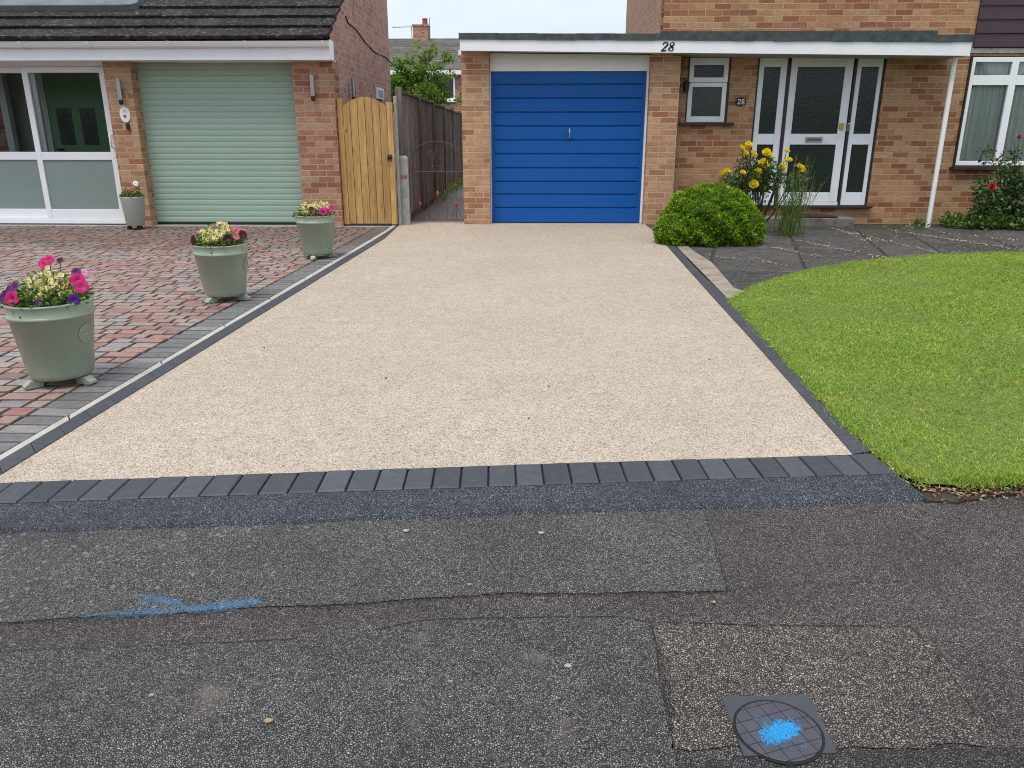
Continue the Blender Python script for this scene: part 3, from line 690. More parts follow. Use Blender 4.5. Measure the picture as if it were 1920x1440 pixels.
pf = [(10.757,zg0+.005),(10.72,zg0),(10.685,zg0+.012),(10.665,zg0+.045),(10.66,zg1-.012),(10.652,zg1-.006),(10.652,zg1),(10.668,zg1),(10.672,zg1-.012),(10.69,zg0+.03),(10.74,zg0+.02)]
mb.prof_x(pf[::-1], -10, PBx1+.05)
mb.add([(PBx1+.05,a,b) for a,b in pf], [tuple(range(len(pf)))])
gt = mb.build('gutter', m_white, LH)
for gx in (37, 165, 315, 460, 605):
    X = QX(gx, 84, 10.66); mb = MB()
    p2 = [(10.757,zg0-.002),(10.715,zg0-.007),(10.678,zg0+.006),(10.658,zg0+.04),(10.652,zg1-.01),(10.644,zg1+.004),(10.66,zg1+.006)]
    mb.prof_x(p2[::-1], X-.018, X+.018); mb.build('gutter_bracket', m_white, gt)
# sage roller door
YR = 11.20; zt = zf0+.004; mb = MB(); n = 27; ph = (zt-.03)/n; pf = [(YR,.03)]
for i in range(n):
    z0 = .03+i*ph
    pf += [(YR-.002,z0+.002),(YR-.0055,z0+ph*.2),(YR-.007,z0+ph*.5),(YR-.0065,z0+ph*.75),(YR-.004,z0+ph*.90),(YR+.002,z0+ph*.95),(YR,z0+ph)]
mb.prof_x(pf, PAx1-.05, PBx0+.05)
rd = mb.build('garage_door', m_sage, LH)
mb = MB(); mb.box(PAx1+.002, PBx0-.002, YR-.016, YR+.01, .004, .028); mb.build('bottom_seal', m_black, rd)
# sliding porch doors
SD = MB(); ys0, ys1 = 11.14, 11.19
zb, ztp = .075, QZ(150,125,11.14)
zr0, zr1 = QZ(150,300,11.14), QZ(150,285,11.14)
xr = -5.735; xs0 = QX(186,130,11.14); xm0, xm1 = QX(40,130,11.14), QX(57,130,11.14)
fr = MB(); fr.box(-9.4, xr, 11.12, 11.25, .012, zb-.002); fr.box(-9.4, xr, 11.13, 11.25, ztp+.003, ztp+.07); fr.box(xr-.03, xr-.001, 11.125, 11.25, zb, ztp)
fr.build('door_frame', m_white, LH, bevel=.004)
def slider(x0, x1, y0, nm, hnd):
    a = MB(); y1 = y0+.05; sw = .10
    a.box(x0, x0+sw*.75, y0, y1, zb, ztp); a.box(x1-sw, x1, y0, y1, zb, ztp)
    for z0, z1 in ((zb, zb+.135), (zr0, zr1), (ztp-.075, ztp)): a.box(x0+sw*.75+.001, x1-sw-.001, y0+.003, y1-.002, z0, z1)
    d = a.build('sliding_door', m_white, LH, bevel=.004)
    b = MB(); b.box(x0+sw*.75-.005, x1-sw+.005, y0+.02, y0+.03, zr1-.003, ztp-.072); b.build('glass_pane', m_glass, d)
    b = MB(); b.box(x0+sw*.75-.005, x1-sw+.005, y0+.02, y0+.03, zb+.13, zr0+.003); b.build('frosted_pane', m_frost, d, label='frosted lower pane')
    if hnd:
        b = MB(); hx = x1-.045; hz = QZ(207,265,y0); b.tube([(hx,y0,hz-.09),(hx-.005,y0-.045,hz-.08),(hx-.005,y0-.05,hz+.08),(hx,y0,hz+.09)], .011, 8); b.box(hx-.02,hx+.02,y0-.008,y0-.001,hz-.21,hz-.12)
        b.build('handle', m_white, d)
slider(xm0-.005, xr-.032, 11.13, 'B', True); slider(-8.2, xm1+.01, 11.185, 'A', False)
slider(-9.38, -8.13, 11.13, 'C', False)
# porch interior seen through the glass
mb = MB(); yb = 12.55
mb.box(-9.4, PAx1-.02, 11.33, yb+.3, -.02, .03); mb.box(-9.4, PAx1-.02, yb, yb+.1, .031, 2.25); mb.box(PAx1-.16, PAx1-.02, 11.34, yb-.002, .031, 2.25); mb.box(-9.4,-9.3,11.34,yb-.002,.031,2.25)
mb.build('porch_interior', m_inwall, LH)
gx0, gx1 = QX(94,200,yb), QX(206,200,yb); mb = MB(); mb.box(gx0, gx1, yb-.06, yb-.012, .04, 2.1); gd = mb.build('front_door', m_green, LH, label='green inner front door with two narrow dark glass panels')
for a, b in ((108,136),(152,180)):
    mb = MB(); X0, X1 = QX(a,200,yb), QX(b,200,yb); z0, z1 = QZ(150,272,yb), QZ(150,203,yb); mb.box(X0, X1, yb-.066, yb-.058, z0, z1); mb.build('glass_panel', m_obs2, gd)
    for k in range(3):
        zz = z0+(z1-z0)*(.2+.3*k); mb = MB(); mb.obox(((X0+X1)/2, yb-.068, zz), (.02,0,.02), (-.02,0,.02), (0,.002,0)); mb.build('diamond_motif', m_dark, gd)
mb = MB(); mb.tube([(gx0+.06,yb-.06,1.0),(gx0+.06,yb-.11,1.0),(gx0+.16,yb-.11,1.0)], .012, 8); mb.build('handle', m_black, gd)
mb = MB(); mb.box(gx0-.13, gx0-.004, yb-.08, yb-.011, .04, 2.2); mb.box(gx1+.004, gx1+.09, yb-.08, yb-.011, .04, 2.2); mb.build('inner_frame', m_cream, LH)
mb = MB(); xx = QX(10,200,12.3); mb.box(-9.2, xx, 12.2, 12.3, .031, 2.25); mb.build('inner_brick_wall', m_red, LH); mb = MB(); mb.box(xx+.002, xx+.10, 12.19, 12.3, .031, 2.25); mb.build('inner_frame', m_cream, LH)
# cable, airbrick plate on the flank
mb = MB(); pts = []
for i, (x, y) in enumerate([(648,30),(652,42),(668,55),(684,78),(702,97),(722,106),(737,122)]):
    d = _ray(x, y); tt = (PBx1+.004)/d[0]; pts.append((PBx1+.006, tt*d[1], CZ+tt*d[2]))
mb.tube(pts, .009, 6); mb.build('cable', m_black, LH)
def flank(x, y, off=0): d = _ray(x, y); tt = (PBx1-.004+off)/d[0]; return (PBx1-.004+off, tt*d[1], CZ+tt*d[2])
a = flank(704,166); b = flank(717,190); mb = MB(); mb.box(PBx1-.003, PBx1+.03, a[1], b[1], a[2]-.16, a[2]+.02); wn = mb.build('side_window', m_white, LH, bevel=.004)
mb = MB(); mb.box(PBx1+.031, PBx1+.036, a[1]+.08, b[1]-.08, a[2]-.13, a[2]-.01); mb.build('glass_pane', m_obs, wn)
mb = MB(); c0 = Q(255,345,YF); mb.lathe([(0,-.003),(.036,-.003),(.042,.004),(.036,.012),(.02,.016),(.012,.012),(0,.012)], (0,0,0), 20)
mb.v = [(c0[0]+v[0], YF-.004-v[2], c0[2]+v[1]) for v in mb.v]; mb.build('vent_outlet', m_white, LH)

def wall_lamp(loc, nrm, label, tilt=0.0):
    L = thing('wall_lamp', label, 'lamp', loc, 'outdoor wall lamps on the left house')
    n_ = Vector(nrm); s_ = Vector((0,0,1)).cross(n_); c0 = Vector(loc)
    mb = MB(); mb.obox(c0+n_*.012, s_*.03, Vector((0,0,.05)), n_*.010); mb.build('back_plate', m_steel, L, bevel=.004)
    mb = MB(); c = c0+n_*.065; mb.tube([c+Vector((0,0,-.10)), c+Vector((0,0,.16))], .030, 18); mb.tube([c0+n_*.015, c], .012, 8); mb.build('lamp_body', m_steel, L, bevel=.003)
    mb = MB(); mb.tube([c+Vector((0,0,-.165)), c+Vector((0,0,-.14)), c+Vector((0,0,-.102))], [.018,.030,.026], 14); mb.build('motion_sensor', m_black, L)
    return L
p0 = Q(224,172,YF-.06); wall_lamp((p0[0]+.005,YF-.002,p0[2]), (0,-1,0), 'steel tube lamp on the brick pillar between porch and roller door')
p0 = Q(586,165,YF-.06); wall_lamp((p0[0],YF-.002,p0[2]), (0,-1,0), 'steel tube lamp on the red brick pillar beside the wooden gate')
p0 = flank(654,168); wall_lamp((p0[0]+.006,p0[1],p0[2]), (1,0,0), 'steel tube lamp on the flank wall above the wooden gate')
p0 = Q(235,215,YF)
PL = thing('house_plaque', 'oval white house plaque with pink mark on the brick pillar', 'sign', (p0[0],YF-.002,p0[2]))
def oval(mb, c, a, b, y, th, n=32):
    vs = [(c[0]+a*math.cos(2*math.pi*i/n), y, c[2]+b*math.sin(2*math.pi*i/n)) for i in range(n)]
    v2 = [(v[0]-(v[0]-c[0])*.05, y-th, v[2]-(v[2]-c[2])*.05) for v in vs]
    mb.add(vs+v2, [tuple(range(n, 2*n))[::1]]+[(i,(i+1)%n,n+(i+1)%n,n+i) for i in range(n)])
mb = MB(); oval(mb, p0, .072, .105, YF-.003, .014); mb.build('plate', m_whitepaint, PL)
mb = MB(); oval(mb, (p0[0],0,p0[2]-.02), .022, .02, YF-.018, .002, 12); mb.build('emblem', m_redpaint, PL); mb = MB(); mb.stroke([(-.25,.4),(.0,.75),(.25,.4)], .004, (p0[0],YF-.018,p0[2]), (.1,0,0), (0,0,.07), (0,-1,0), .002); mb.build('motif_line', m_redpaint, PL)
mb = MB(); mb.box(p0[0]-.022+.02, p0[0]+.022+.02, YF-.03, YF-.004, p0[2]-.19, p0[2]-.11); mb.build('bell_push', m_black, PL, bevel=.004)

# wooden side gate
gx0, gx1 = -2.652, -1.905; yg = 11.085
WG = thing('wooden_gate', 'new pine side gate with arched top between brick pillar and pale post', 'gate', ((gx0+gx1)/2, yg, 0))
gw = gx1-gx0; nbd = 6; zc0 = QZ(632,190,yg); zpk = QZ(688,182,yg)
mb = MB(); bx0, bx1 = gx0+.075, gx1-.075; bw_ = (bx1-bx0)/nbd; zs = zpk-.12
for i in range(nbd):
    x0, x1 = bx0+i*bw_+.003, bx0+(i+1)*bw_-.003; r_ = random.random(); k = 4
    vs = []
    for j in range(k+1):
        xx = x0+(x1-x0)*j/k; u = (xx-(bx0+bx1)/2)/((bx1-bx0)/2); zz = zs+.12*(1-u*u)
        vs += [(xx,yg-.012,.03),(xx,yg-.012,zz),(xx,yg+.01,.03),(xx,yg+.01,zz)]
    fs = []
    for j in range(k):
        a = j*4; b = a+4; fs += [(a,b,b+1,a+1),(a+1,b+1,b+3,a+3),(a+2,a+3,b+3,b+2)]
    fs += [(0,1,3,2),(k*4,k*4+2,k*4+3,k*4+1)]; mb.add(vs, fs, r_)
mb.build('board_panel', m_pine, WG, bevel=.003)
for x0, x1, zt_ in ((gx0,gx0+.074,zpk-.075),(gx1-.074,gx1,zpk-.125)):
    mb = MB(); mb.box(x0, x1, yg-.02, yg+.05, .02, zt_+.06, random.random()); mb.build('frame_post', m_pine, WG, bevel=.004)
for zz in (.3, 1.0, 1.5):
    mb = MB(); mb.box(bx0, bx1, yg+.012, yg+.045, zz, zz+.09); mb.build('ledge', m_pine, WG)
hp = Q(731,294,yg-.02); mb = MB(); mb.v = []
mb.lathe([(0,.02),(.018,.02),(.034,.012),(.036,0)], (0,0,0), 18); mb.v = [(hp[0]+v[0], yg-.021-v[2], hp[2]+v[1]) for v in mb.v]
mb.tube([(hp[0]+.028*math.sin(a), yg-.045, hp[2]-.03-.032*math.cos(a)) for a in [2*math.pi*i/16 for i in range(16)]], .006, 6, closed=True)
mb.build('ring_latch', m_black, WG)
mb = MB(); x_ = -1.88
mb.box(-1.897, -1.853, 11.13, 11.20, -.05, QZ(740,180,11.15)); tag(mb.build('gate_post', m_conc, None, (-1.875,11.165,0), bevel=.006), 'slim pale grey post between the pine gate and the dark fence', 'post')
# fence along the passage
FE = thing('wooden_fence', 'dark weathered closeboard fence running back along the side passage', 'fence', (-1.84,11.4,0))
XF = -1.86; ztf = 1.80; yy = 11.30; k = 0
while yy < 22:
    mb = MB(); zt_ = ztf-.011*(yy-11.3); mb.box(XF-.04, XF+.05, yy, yy+.085, -.1, zt_+.045, random.random()); mb.build('post', m_fpost, FE, bevel=.008)
    mb = MB(); L = 1.75; y0 = yy+.087; nb = 17
    for i in range(nb):
        a = y0+i*L/nb; b = a+L/nb+.012; r_ = random.random(); zz = zt_-.04+random.uniform(-.006,.006)
        mb.add([(XF+.022,a,.1),(XF+.004,b,.1),(XF+.004,b,zz),(XF+.022,a,zz),(XF+.006,a,.1),(XF-.004,b,.1),(XF-.004,b,zz),(XF+.006,a,zz)],
               [(0,1,2,3),(0,3,7,4),(3,2,6,7),(4,7,6,5),(1,5,6,2)], r_)
    mb.build('board_panel', m_fence, FE)
    mb = MB(); mb.box(XF-.03, XF+.034, y0, y0+L-.002, zt_-.034, zt_-.006, .7); mb.build('capping_rail', m_fpost, FE, bevel=.004)
    mb = MB(); mb.box(XF-.02, XF+.03, y0, y0+L-.002, -.06, .098); mb.build('gravel_board', m_fpost, FE)
    yy += 1.84; k += 1
cp = Q(752,293,11.25)
mb = MB(); zt_ = cp[2]; xa, xb = -1.915, -1.745
mb.box(xa, xb, 11.21, 11.292, -.08, zt_-.02); mb.add([(xa,11.21,zt_-.0199),(xb,11.21,zt_-.0199),(xb,11.292,zt_-.0199),(xa,11.292,zt_-.0199),(xa+.03,11.235,zt_+.008),(xb-.03,11.235,zt_+.008),(xb-.03,11.267,zt_+.008),(xa+.03,11.267,zt_+.008)],
    [(4,5,6,7),(0,1,5,4),(1,2,6,5),(2,3,7,6),(3,0,4,7)])
tag(mb.build('concrete_post', m_conc, None, ((xa+xb)/2,11.25,0), bevel=.006), 'short square concrete post carrying the rusty iron gate', 'post')
# rusty iron gate
yi = 11.52
IG = thing('iron_gate', 'rusty red wrought iron gate with arched scrolled top beside the blue garage', 'gate', (-1.35,yi,0))
def I(x, y): return Q(720+x/6.545, 220+y/6.545, yi)
xl, xr_ = I(322,900)[0], I(995,900)[0]; zr = I(640,667)[2]; ztop = I(640,292)[2]; zb_ = .045
mb = MB()
for x in (xl, xr_): mb.tube([(x,yi,.02),(x,yi,zr+.16)], .006, 6)
mb.tube([(xl,yi,zr),(xr_,yi,zr)], .006, 6); mb.tube([(xl,yi,zb_),(xr_,yi,zb_)], .006, 6)
mb.build('frame', m_rust, IG)
cxg = (xl+xr_)/2; rg = (xr_-xl)/2
mb = MB(); mb.tube([(cxg-rg*math.cos(a), yi, zr+.10+(ztop-zr-.10)*math.sin(a)) for a in [math.pi*i/24 for i in range(25)]], .006, 6); mb.build('arch', m_rust, IG)
nbars = 5; bxs = [xl+(i+1)*(xr_-xl)/(nbars+1) for i in range(nbars)]
for i, x in enumerate(bxs):
    mb = MB(); mb.tube([(x,yi,zb_),(x,yi,zr)], .0048, 6); br = mb.build('bar', m_rust, IG)
    if i in (0,2,4):
        zk = zb_+(.33 if i != 2 else .55)*(zr-zb_)*1.0; mb = MB()
        mb.tube([(x,yi,zk-.035),(x,yi,zk-.02),(x,yi,zk+.02),(x,yi,zk+.035)], [.008,.02,.02,.008], 8); mb.tube([(x-.032,yi,zk),(x+.032,yi,zk)], .007, 6); mb.build('knuckle', m_redpaint, br)
        for s_ in (-1,1):
            mb = MB(); mb.tube([(x,yi,zk-.03),(x+s_*.03,yi,zk-.09),(x+s_*.075,yi,zk-.20)], .005, 6); mb.build('brace', m_rust, br)
def spiral(c, r0, turns, a0, sg): return [(c[0]+sg*r0*(1-k/40)*math.cos(a0+turns*2*math.pi*k/36), yi, c[1]+r0*(1-k/40)*math.sin(a0+turns*2*math.pi*k/36)) for k in range(37)]
for cx_, cz_, r_, sg in ((bxs[0]-.055,zb_+.065,.055,1),(bxs[0]+.055,zb_+.065,.055,-1),(xl+.07,zr+.07,.062,-1),(xr_-.07,zr+.07,.062,1),(cxg-.07,zr+.055,.05,1),(cxg+.07,zr+.055,.05,-1),(cxg-.10,zr+.24,.06,1),(cxg+.08,zr+.2,.05,-1),
                         (bxs[4]-.05,zb_+.06,.05,1)):
    mb = MB(); mb.tube(spiral((cx_,cz_), r_, 1.6, -1.57, sg), .004, 6); mb.build('scroll', m_rust, IG)
mb = MB(); mb.tube([(cxg-.04,yi,zr),(cxg-.07,yi,zr+.1),(cxg-.03,yi,zr+.22),(cxg+.02,yi,ztop-.01)], .005, 6); mb.tube([(cxg+.06,yi,zr),(cxg+.10,yi,zr+.12),(cxg+.07,yi,zr+.22),(cxg+.12,yi,ztop-.035)], .005, 6); mb.build('scroll_stem', m_rust, IG)
mb = MB(); zz = I(240,710)[2]; mb.box(xl-.15, xl+.01, 11.195, 11.207, zz-.014, zz+.014); mb.box(xl-.02,xl+.01,11.2075,yi,zz-.01,zz+.01); mb.build('hinge_bracket', m_redpaint, IG)

# ================================================================== RIGHT HOUSE
RH = thing('brick_house', 'buff brick house number 28 on the right with blue garage door and white porch', 'house', (3.5,11.5,0))
YP, YD, YW, YT = 11.33, 11.50, 11.70, 11.10
def zfas(x, k):   # the flat roof's slight fall to the right
    f = (x+1.0)/6.75; return (k[0]*(1-f)+k[1]*f)
KB = (QZ(862,95,YT), QZ(1820,105,YT)); KM = (QZ(862,73.5,YT), QZ(1820,78.5,YT)); KT = (QZ(862,62,YT), QZ(1820,65,YT))
xL, xR = QX(862,80,YT), QX(1821,90,YT)
px0, px1, px2, px3 = -.985, -.605, 1.572, 1.972
mb = MB(); ztw = KB[0]+.05
def pil(x0, x1, y1):
    z0, z1 = zfas(x0, KB)+.012, zfas(x1, KB)+.012
    mb.add([(x0,YP,-.05),(x1,YP,-.05),(x1,y1,-.05),(x0,y1,-.05),(x0,YP,z0),(x1,YP,z1),(x1,y1,z1),(x0,y1,z0)],[(0,3,2,1),(4,5,6,7),(0,1,5,4),(1,2,6,5),(2,3,7,6),(3,0,4,7)])
pil(px0, px1, 11.66); pil(px2, px3, 11.699)
mb.box(px0+.002, px0+.22, 11.662, 16.6, -.05, KB[0]); mb.box(px0+.222, 1.7, 16.38, 16.598, -.05, KB[0])
mb.build('garage_pillar', m_buff, RH)
def holed(mb, x0, x1, z0, z1, y, holes, dep):
    xs = sorted({x0, x1, *[h[0] for h in holes], *[h[1] for h in holes]}); zs = sorted({z0, z1, *[h[2] for h in holes], *[h[3] for h in holes]})
    for i in range(len(xs)-1):
        for j in range(len(zs)-1):
            cx, cz = (xs[i]+xs[i+1])/2, (zs[j]+zs[j+1])/2
            if any(h[0] < cx < h[1] and h[2] < cz < h[3] for h in holes): continue
            mb.face([(xs[i],y,zs[j]),(xs[i+1],y,zs[j]),(xs[i+1],y,zs[j+1]),(xs[i],y,zs[j+1])])
            mb.face([(xs[i],y+dep,zs[j]),(xs[i],y+dep,zs[j+1]),(xs[i+1],y+dep,zs[j+1]),(xs[i+1],y+dep,zs[j])])
    for a, b, c, d in holes:
        mb.face([(a,y,c),(a,y,d),(a,y+dep,d),(a,y+dep,c)]); mb.face([(b,y,c),(b,y+dep,c),(b,y+dep,d),(b,y,d)])
        mb.face([(a,y,c),(a,y+dep,c),(b,y+dep,c),(b,y,c)]); mb.face([(a,y,d),(b,y,d),(b,y+dep,d),(a,y+dep,d)])
YWf = YW-.02
# openings measured from the photograph
def zx(sx, sy, s, ox, oy, Y): return Q(ox+sx/s, oy+sy/s, Y)
d = lambda sx, sy, Y=11.74: zx(sx, sy, 4.363, 1360, 90, Y)
DX0, DX1 = d(256,155)[0], d(1302,155)[0]; DZ0, DZ1 = d(700,1302)[2], 2.235
wv = lambda sx, sy, Y=11.74: zx(sx, sy, 3, 1180, 0, Y)
WX0, WX1, WZ0, WZ1 = wv(325,400)[0], wv(570,340)[0], wv(430,688)[2], 2.235
rv = lambda sx, sy, Y=11.70: zx(sx, sy, 3, 1500, 0, Y)
VX0, VZ0, VZ1 = rv(955,320)[0], rv(1000,936)[2], rv(1000,316)[2]; VX1 = VX0+1.85
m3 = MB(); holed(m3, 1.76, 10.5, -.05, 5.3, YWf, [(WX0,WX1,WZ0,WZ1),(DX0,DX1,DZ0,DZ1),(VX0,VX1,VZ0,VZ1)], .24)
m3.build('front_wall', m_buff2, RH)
m3 = MB(); m3.box(1.758, 1.98, YWf+.242, 16.4, 2.3, 5.3); m3.box(1.981, 10.5, 16.2, 16.398, -.05, 5.3); m3.box(1.74, 1.979, YWf+.242, 16.2, -.05, 2.299)
m3.build('side_wall', m_peach, RH)
# roof deck, felt, fascia
def band(mb, x0, x1, y0, y1, ka, kb, da=0, db=0):
    P = lambda x, y, k, dd: (x, y, zfas(x, k)+dd)
    mb.add([P(x0,y0,ka,da),P(x1,y0,ka,da),P(x1,y1,ka,da),P(x0,y1,ka,da),P(x0,y0,kb,db),P(x1,y0,kb,db),P(x1,y1,kb,db),P(x0,y1,kb,db)],
           [(0,3,2,1),(4,5,6,7),(0,1,5,4),(1,2,6,5),(2,3,7,6),(3,0,4,7)])
mb = MB(); nseg = 26; pr_ = None
for i in range(nseg):
    x0 = xL-.012+(xR+.02-xL)*i/nseg; x1 = xL-.012+(xR+.02-xL)*(i+1)/nseg; j = random.uniform(-.004,.004)
    band(mb, x0, x1+.0, YT-.018+j*.5, YT+.07, KM, KT, -.004+j, j*.7)
band(mb, xL-.012, 1.757, YT+.071, 16.6, KM, KT, .03, -.02); band(mb, 1.7575, xR+.02, YT+.071, YWf-.002, KM, KT, .03, -.02)
mb.build('roof_felt', m_felt, RH)
mb = MB(); band(mb, xL, xR, YT, YT+.02, KB, KM, 0, 0); band(mb, xL, xL+.02, YT+.0205, 16.6, KB, KM, .001, 0)
band(mb, xR-.02, xR, YT+.0205, YWf-.002, KB, KM, .001, 0)
fa = mb.build('fascia', m_white, RH, bevel=.003)
mb = MB(); xj = 1180/1; X = QX(1075,85,YT); mb.box(X-.002, X+.002, YT-.0012, YT+.001, zfas(X,KB)+.004, zfas(X,KM)-.004); mb.build('joint_strip', m_cream, fa)
mb = MB(); band(mb, xL+.0205, 1.757, YT+.0205, YP-.001, KB, KB, .004, .016); band(mb, px3+.001, xR-.0205, YT+.0206, YWf-.002, KB, KB, .004, .016); band(mb, 1.7575, px3, YT+.0205, YP-.001, KB, KB, .004, .016)
mb.build('soffit', M('porch_soffit_shade', (.34,.33,.30), .7, .1, 4), RH)  # soffit colour darkened to paint in the shade under the porch roof
mb = MB(); z0 = QZ(1500,59,YWf); X1 = QX(1758,58,YWf); mb.box(1.762, X1, YWf-.012, YWf-.001, 2.3, QZ(1500,58,YWf)); mb.box(X1+.001, xR+.01, YWf-.010, YWf-.001, 2.25, QZ(1800,66,YWf)); mb.build('flashing', m_felt, RH)
mb = MB(); band(mb, xL-.14, xL-.013, 12.4, 16.5, KM, KM, -.09, -.01); mb.build('gutter', m_white, RH, bevel=.01)
# number on the fascia
TWO = [(.10,.74),(.13,.88),(.26,.98),(.44,1),(.60,.95),(.68,.82),(.64,.66),(.48,.46),(.28,.26),(.08,.06),(.04,.02),(.2,.05),(.4,.03),(.58,.04),(.68,.16)]
EIGHT = [(.42,.52),(.24,.62),(.14,.76),(.20,.92),(.38,1),(.56,.96),(.64,.82),(.56,.66),(.42,.52),(.24,.40),(.12,.24),(.16,.08),(.36,0),(.56,.04),(.66,.20),(.60,.38),(.42,.52)]
W2 = [1.45*a for a in (.010,.013,.012,.010,.012,.017,.018,.015,.011,.008,.012,.014,.014,.011,.006)]; W8 = [1.4*a for a in (.016,.014,.012,.009,.007,.009,.012,.013,.014,.016,.016,.012,.008,.008,.013,.013,.014)]
n0 = Q(1238.5,96,YT); hN = (QZ(1250,80,YT)-n0[2]); wN = .105
mb = MB()
mb.stroke(TWO, W2, (n0[0],YT-.0015,n0[2]+.002), (wN,0,0), (hN*.22,0,hN), (0,-1,0), .004)
mb.stroke(EIGHT, W8, (n0[0]+.088,YT-.0015,n0[2]+.002), (wN,0,0), (hN*.22,0,hN), (0,-1,0), .004)
mb.build('house_number', m_black, fa)
# garage: panel over, jambs, blue up-and-over door
zp0 = QZ(1070,134,YD); mb = MB(); zA, zB = zfas(px1,KB)+.003, zfas(px2,KB)+.003
mb.add([(px1+.002,YD-.05,zp0+.002),(px2-.002,YD-.05,zp0+.002),(px2-.002,YD-.05,zB),(px1+.002,YD-.05,zA),(px1+.002,YD+.05,zp0+.002),(px2-.002,YD+.05,zp0+.002),(px2-.002,YD+.05,zB),(px1+.002,YD+.05,zA)],
       [(0,1,2,3),(5,4,7,6),(0,4,5,1),(3,2,6,7),(1,5,6,2),(0,3,7,4)])
mb.build('overdoor_panel', m_cream, RH)
for a_, b_ in ((px1+.001, px1+.012), (px2-.028, px2-.001)):
    mb = MB(); mb.box(a_, b_, YD-.04, YD+.05, .0, zp0+.0015); mb.build('garage_jamb', m_whitepaint, RH)
zl = [QZ(1070, 30+s/3.348, YD) for s in (1296,1200,1115,1035,950,862,775,687,600,512,425,335)]
pf = [(YD+.004, zl[0])]
for i in range(11):
    a, b = zl[i], zl[i+1]; pf += [(YD-.010,a+.002),(YD-.012,a+.008),(YD-.012,b-.018),(YD+.004,b-.012),(YD+.010,b-.008)]
    pf += [(YD+.010, b-.001)]
dx0, dx1 = px1+.014, px2-.031; mb = MB(); mb.prof_x(pf, dx0+.045, dx1-.045)
mb.box(dx0, dx0+.0445, YD-.004, YD+.02, zl[0], zl[-1]-.001); mb.box(dx1-.0445, dx1, YD-.004, YD+.02, zl[0], zl[-1]-.001); mb.box(dx0+.046, dx1-.046, YD+.012, YD+.02, zl[0], zl[-1]-.002)
bd = mb.build('garage_door', m_blue, RH)
mb = MB(); mb.box(dx0, dx1, YD-.008, YD+.015, .002, zl[0]-.004); mb.build('bottom_seal', m_black, bd)
hp = Q(1066,250,YD-.012); mb = MB(); mb.tube([(hp[0]-.02,YD-.013,hp[2]),(hp[0]-.02,YD-.019,hp[2])], .032, 20); mb.build('handle_plate', m_blue, bd)
mb = MB(); mb.tube([(hp[0]+.012,YD-.012,hp[2]),(hp[0]+.012,YD-.05,hp[2])], .009, 8); mb.tube([(hp[0]+.012,YD-.052,hp[2]-.06),(hp[0]+.014,YD-.058,hp[2]),(hp[0]+.012,YD-.052,hp[2]+.062)], [.008,.012,.008], 8); mb.build('handle', m_chrome, bd)
# front door set: brown frame, white sidelights and door
def frame_bar(mb, xs0, xs1, y0, y1, z0, z1): mb.box(xs0, xs1, y0, y1, z0, z1)
XB = [d(s,155)[0] for s in (256,273,506,528,1051,1073,1287,1302)]
zs1 = d(700,1284)[2]
mb = MB()
for a, b in ((0,1),(2,3),(4,5),(6,7)): mb.box(XB[a]+.001, XB[b], 11.70, 11.80, zs1, DZ1-.002)
mb.box(DX0-.05, DX1+.05, 11.60, 11.679, DZ0-.002, zs1-.002); mb.box(DX0+.001, DX1-.001, 11.681, 11.80, DZ0+.001, zs1-.0025)
mb.build('door_frame', m_brown, RH, bevel=.004)
zgt, zg1_, zg2_, zg3_ = d(700,155)[2], d(700,702)[2], d(700,790)[2], d(690,1180)[2]
def leaf(name, x0, x1, gx0, gx1, y, zb0):
    a = MB(); ztp_ = DZ1-.004
    a.box(x0, gx0, y, y+.045, zb0, ztp_); a.box(gx1, x1, y, y+.045, zb0, ztp_)
    for z0, z1 in ((zb0, zg3_), (zg2_, zg1_), (zgt, ztp_)): a.box(gx0+.0005, gx1-.0005, y+.002, y+.043, z0, z1)
    o = a.build(name, m_whitepaint, RH, bevel=.004)
    for z0, z1 in ((zg1_, zgt), (zg3_, zg2_)):
        b = MB(); b.box(gx0-.004, gx1+.004, y+.018, y+.026, z0-.004, z1+.004); b.build('glass_pane', m_obs, o)
    return o
leaf('sidelight', XB[1]+.002, XB[2]-.002, d(316,155)[0], d(452,155)[0], 11.715, zs1+.002)
fd = leaf('front_door', XB[3]+.012, XB[4]-.012, d(590,155)[0], d(978,155)[0], 11.712, d(700,1255)[2])
leaf('sidelight', XB[5]+.002, XB[6]-.002, d(1112,155)[0], d(1254,155)[0], 11.715, zs1+.002)
mb = MB(); mb.box(XB[3]+.004, XB[4]-.004, 11.70, 11.75, zs1+.001, d(700,1257)[2]); mb.build('weather_bar', m_whitepaint, fd)
lb0, lb1 = d(645,770), d(790,727); mb = MB(); mb.box(lb0[0], lb1[0], 11.698, 11.711, lb0[2], lb1[2]); lbx = mb.build('letter_box', m_steel, fd, bevel=.003)
mb = MB(); mb.box(lb0[0]+.025, lb1[0]-.025, 11.692, 11.697, lb0[2]+.022, lb1[2]-.022); mb.build('flap', M('dull_pewter', (.13,.12,.12), .4, .1, 8, metal=.6), lbx)
lk_ = d(943,642); mb = MB(); mb.box(lk_[0]-.03, lk_[0]+.03, 11.694, 11.711, lk_[2]-.045, lk_[2]+.045); mb.build('lock', m_brass, fd, bevel=.004)
lk_ = d(998,645); mb = MB(); mb.box(lk_[0]-.022, lk_[0]+.022, 11.685, 11.71, lk_[2]-.06, lk_[2]+.05); mb.build('handle', m_chrome, fd, bevel=.006)
mb = MB(); mb.box(DX0, DX1, 11.86, 11.90, DZ0, DZ1); mb.build('hall_interior', m_dark, RH)
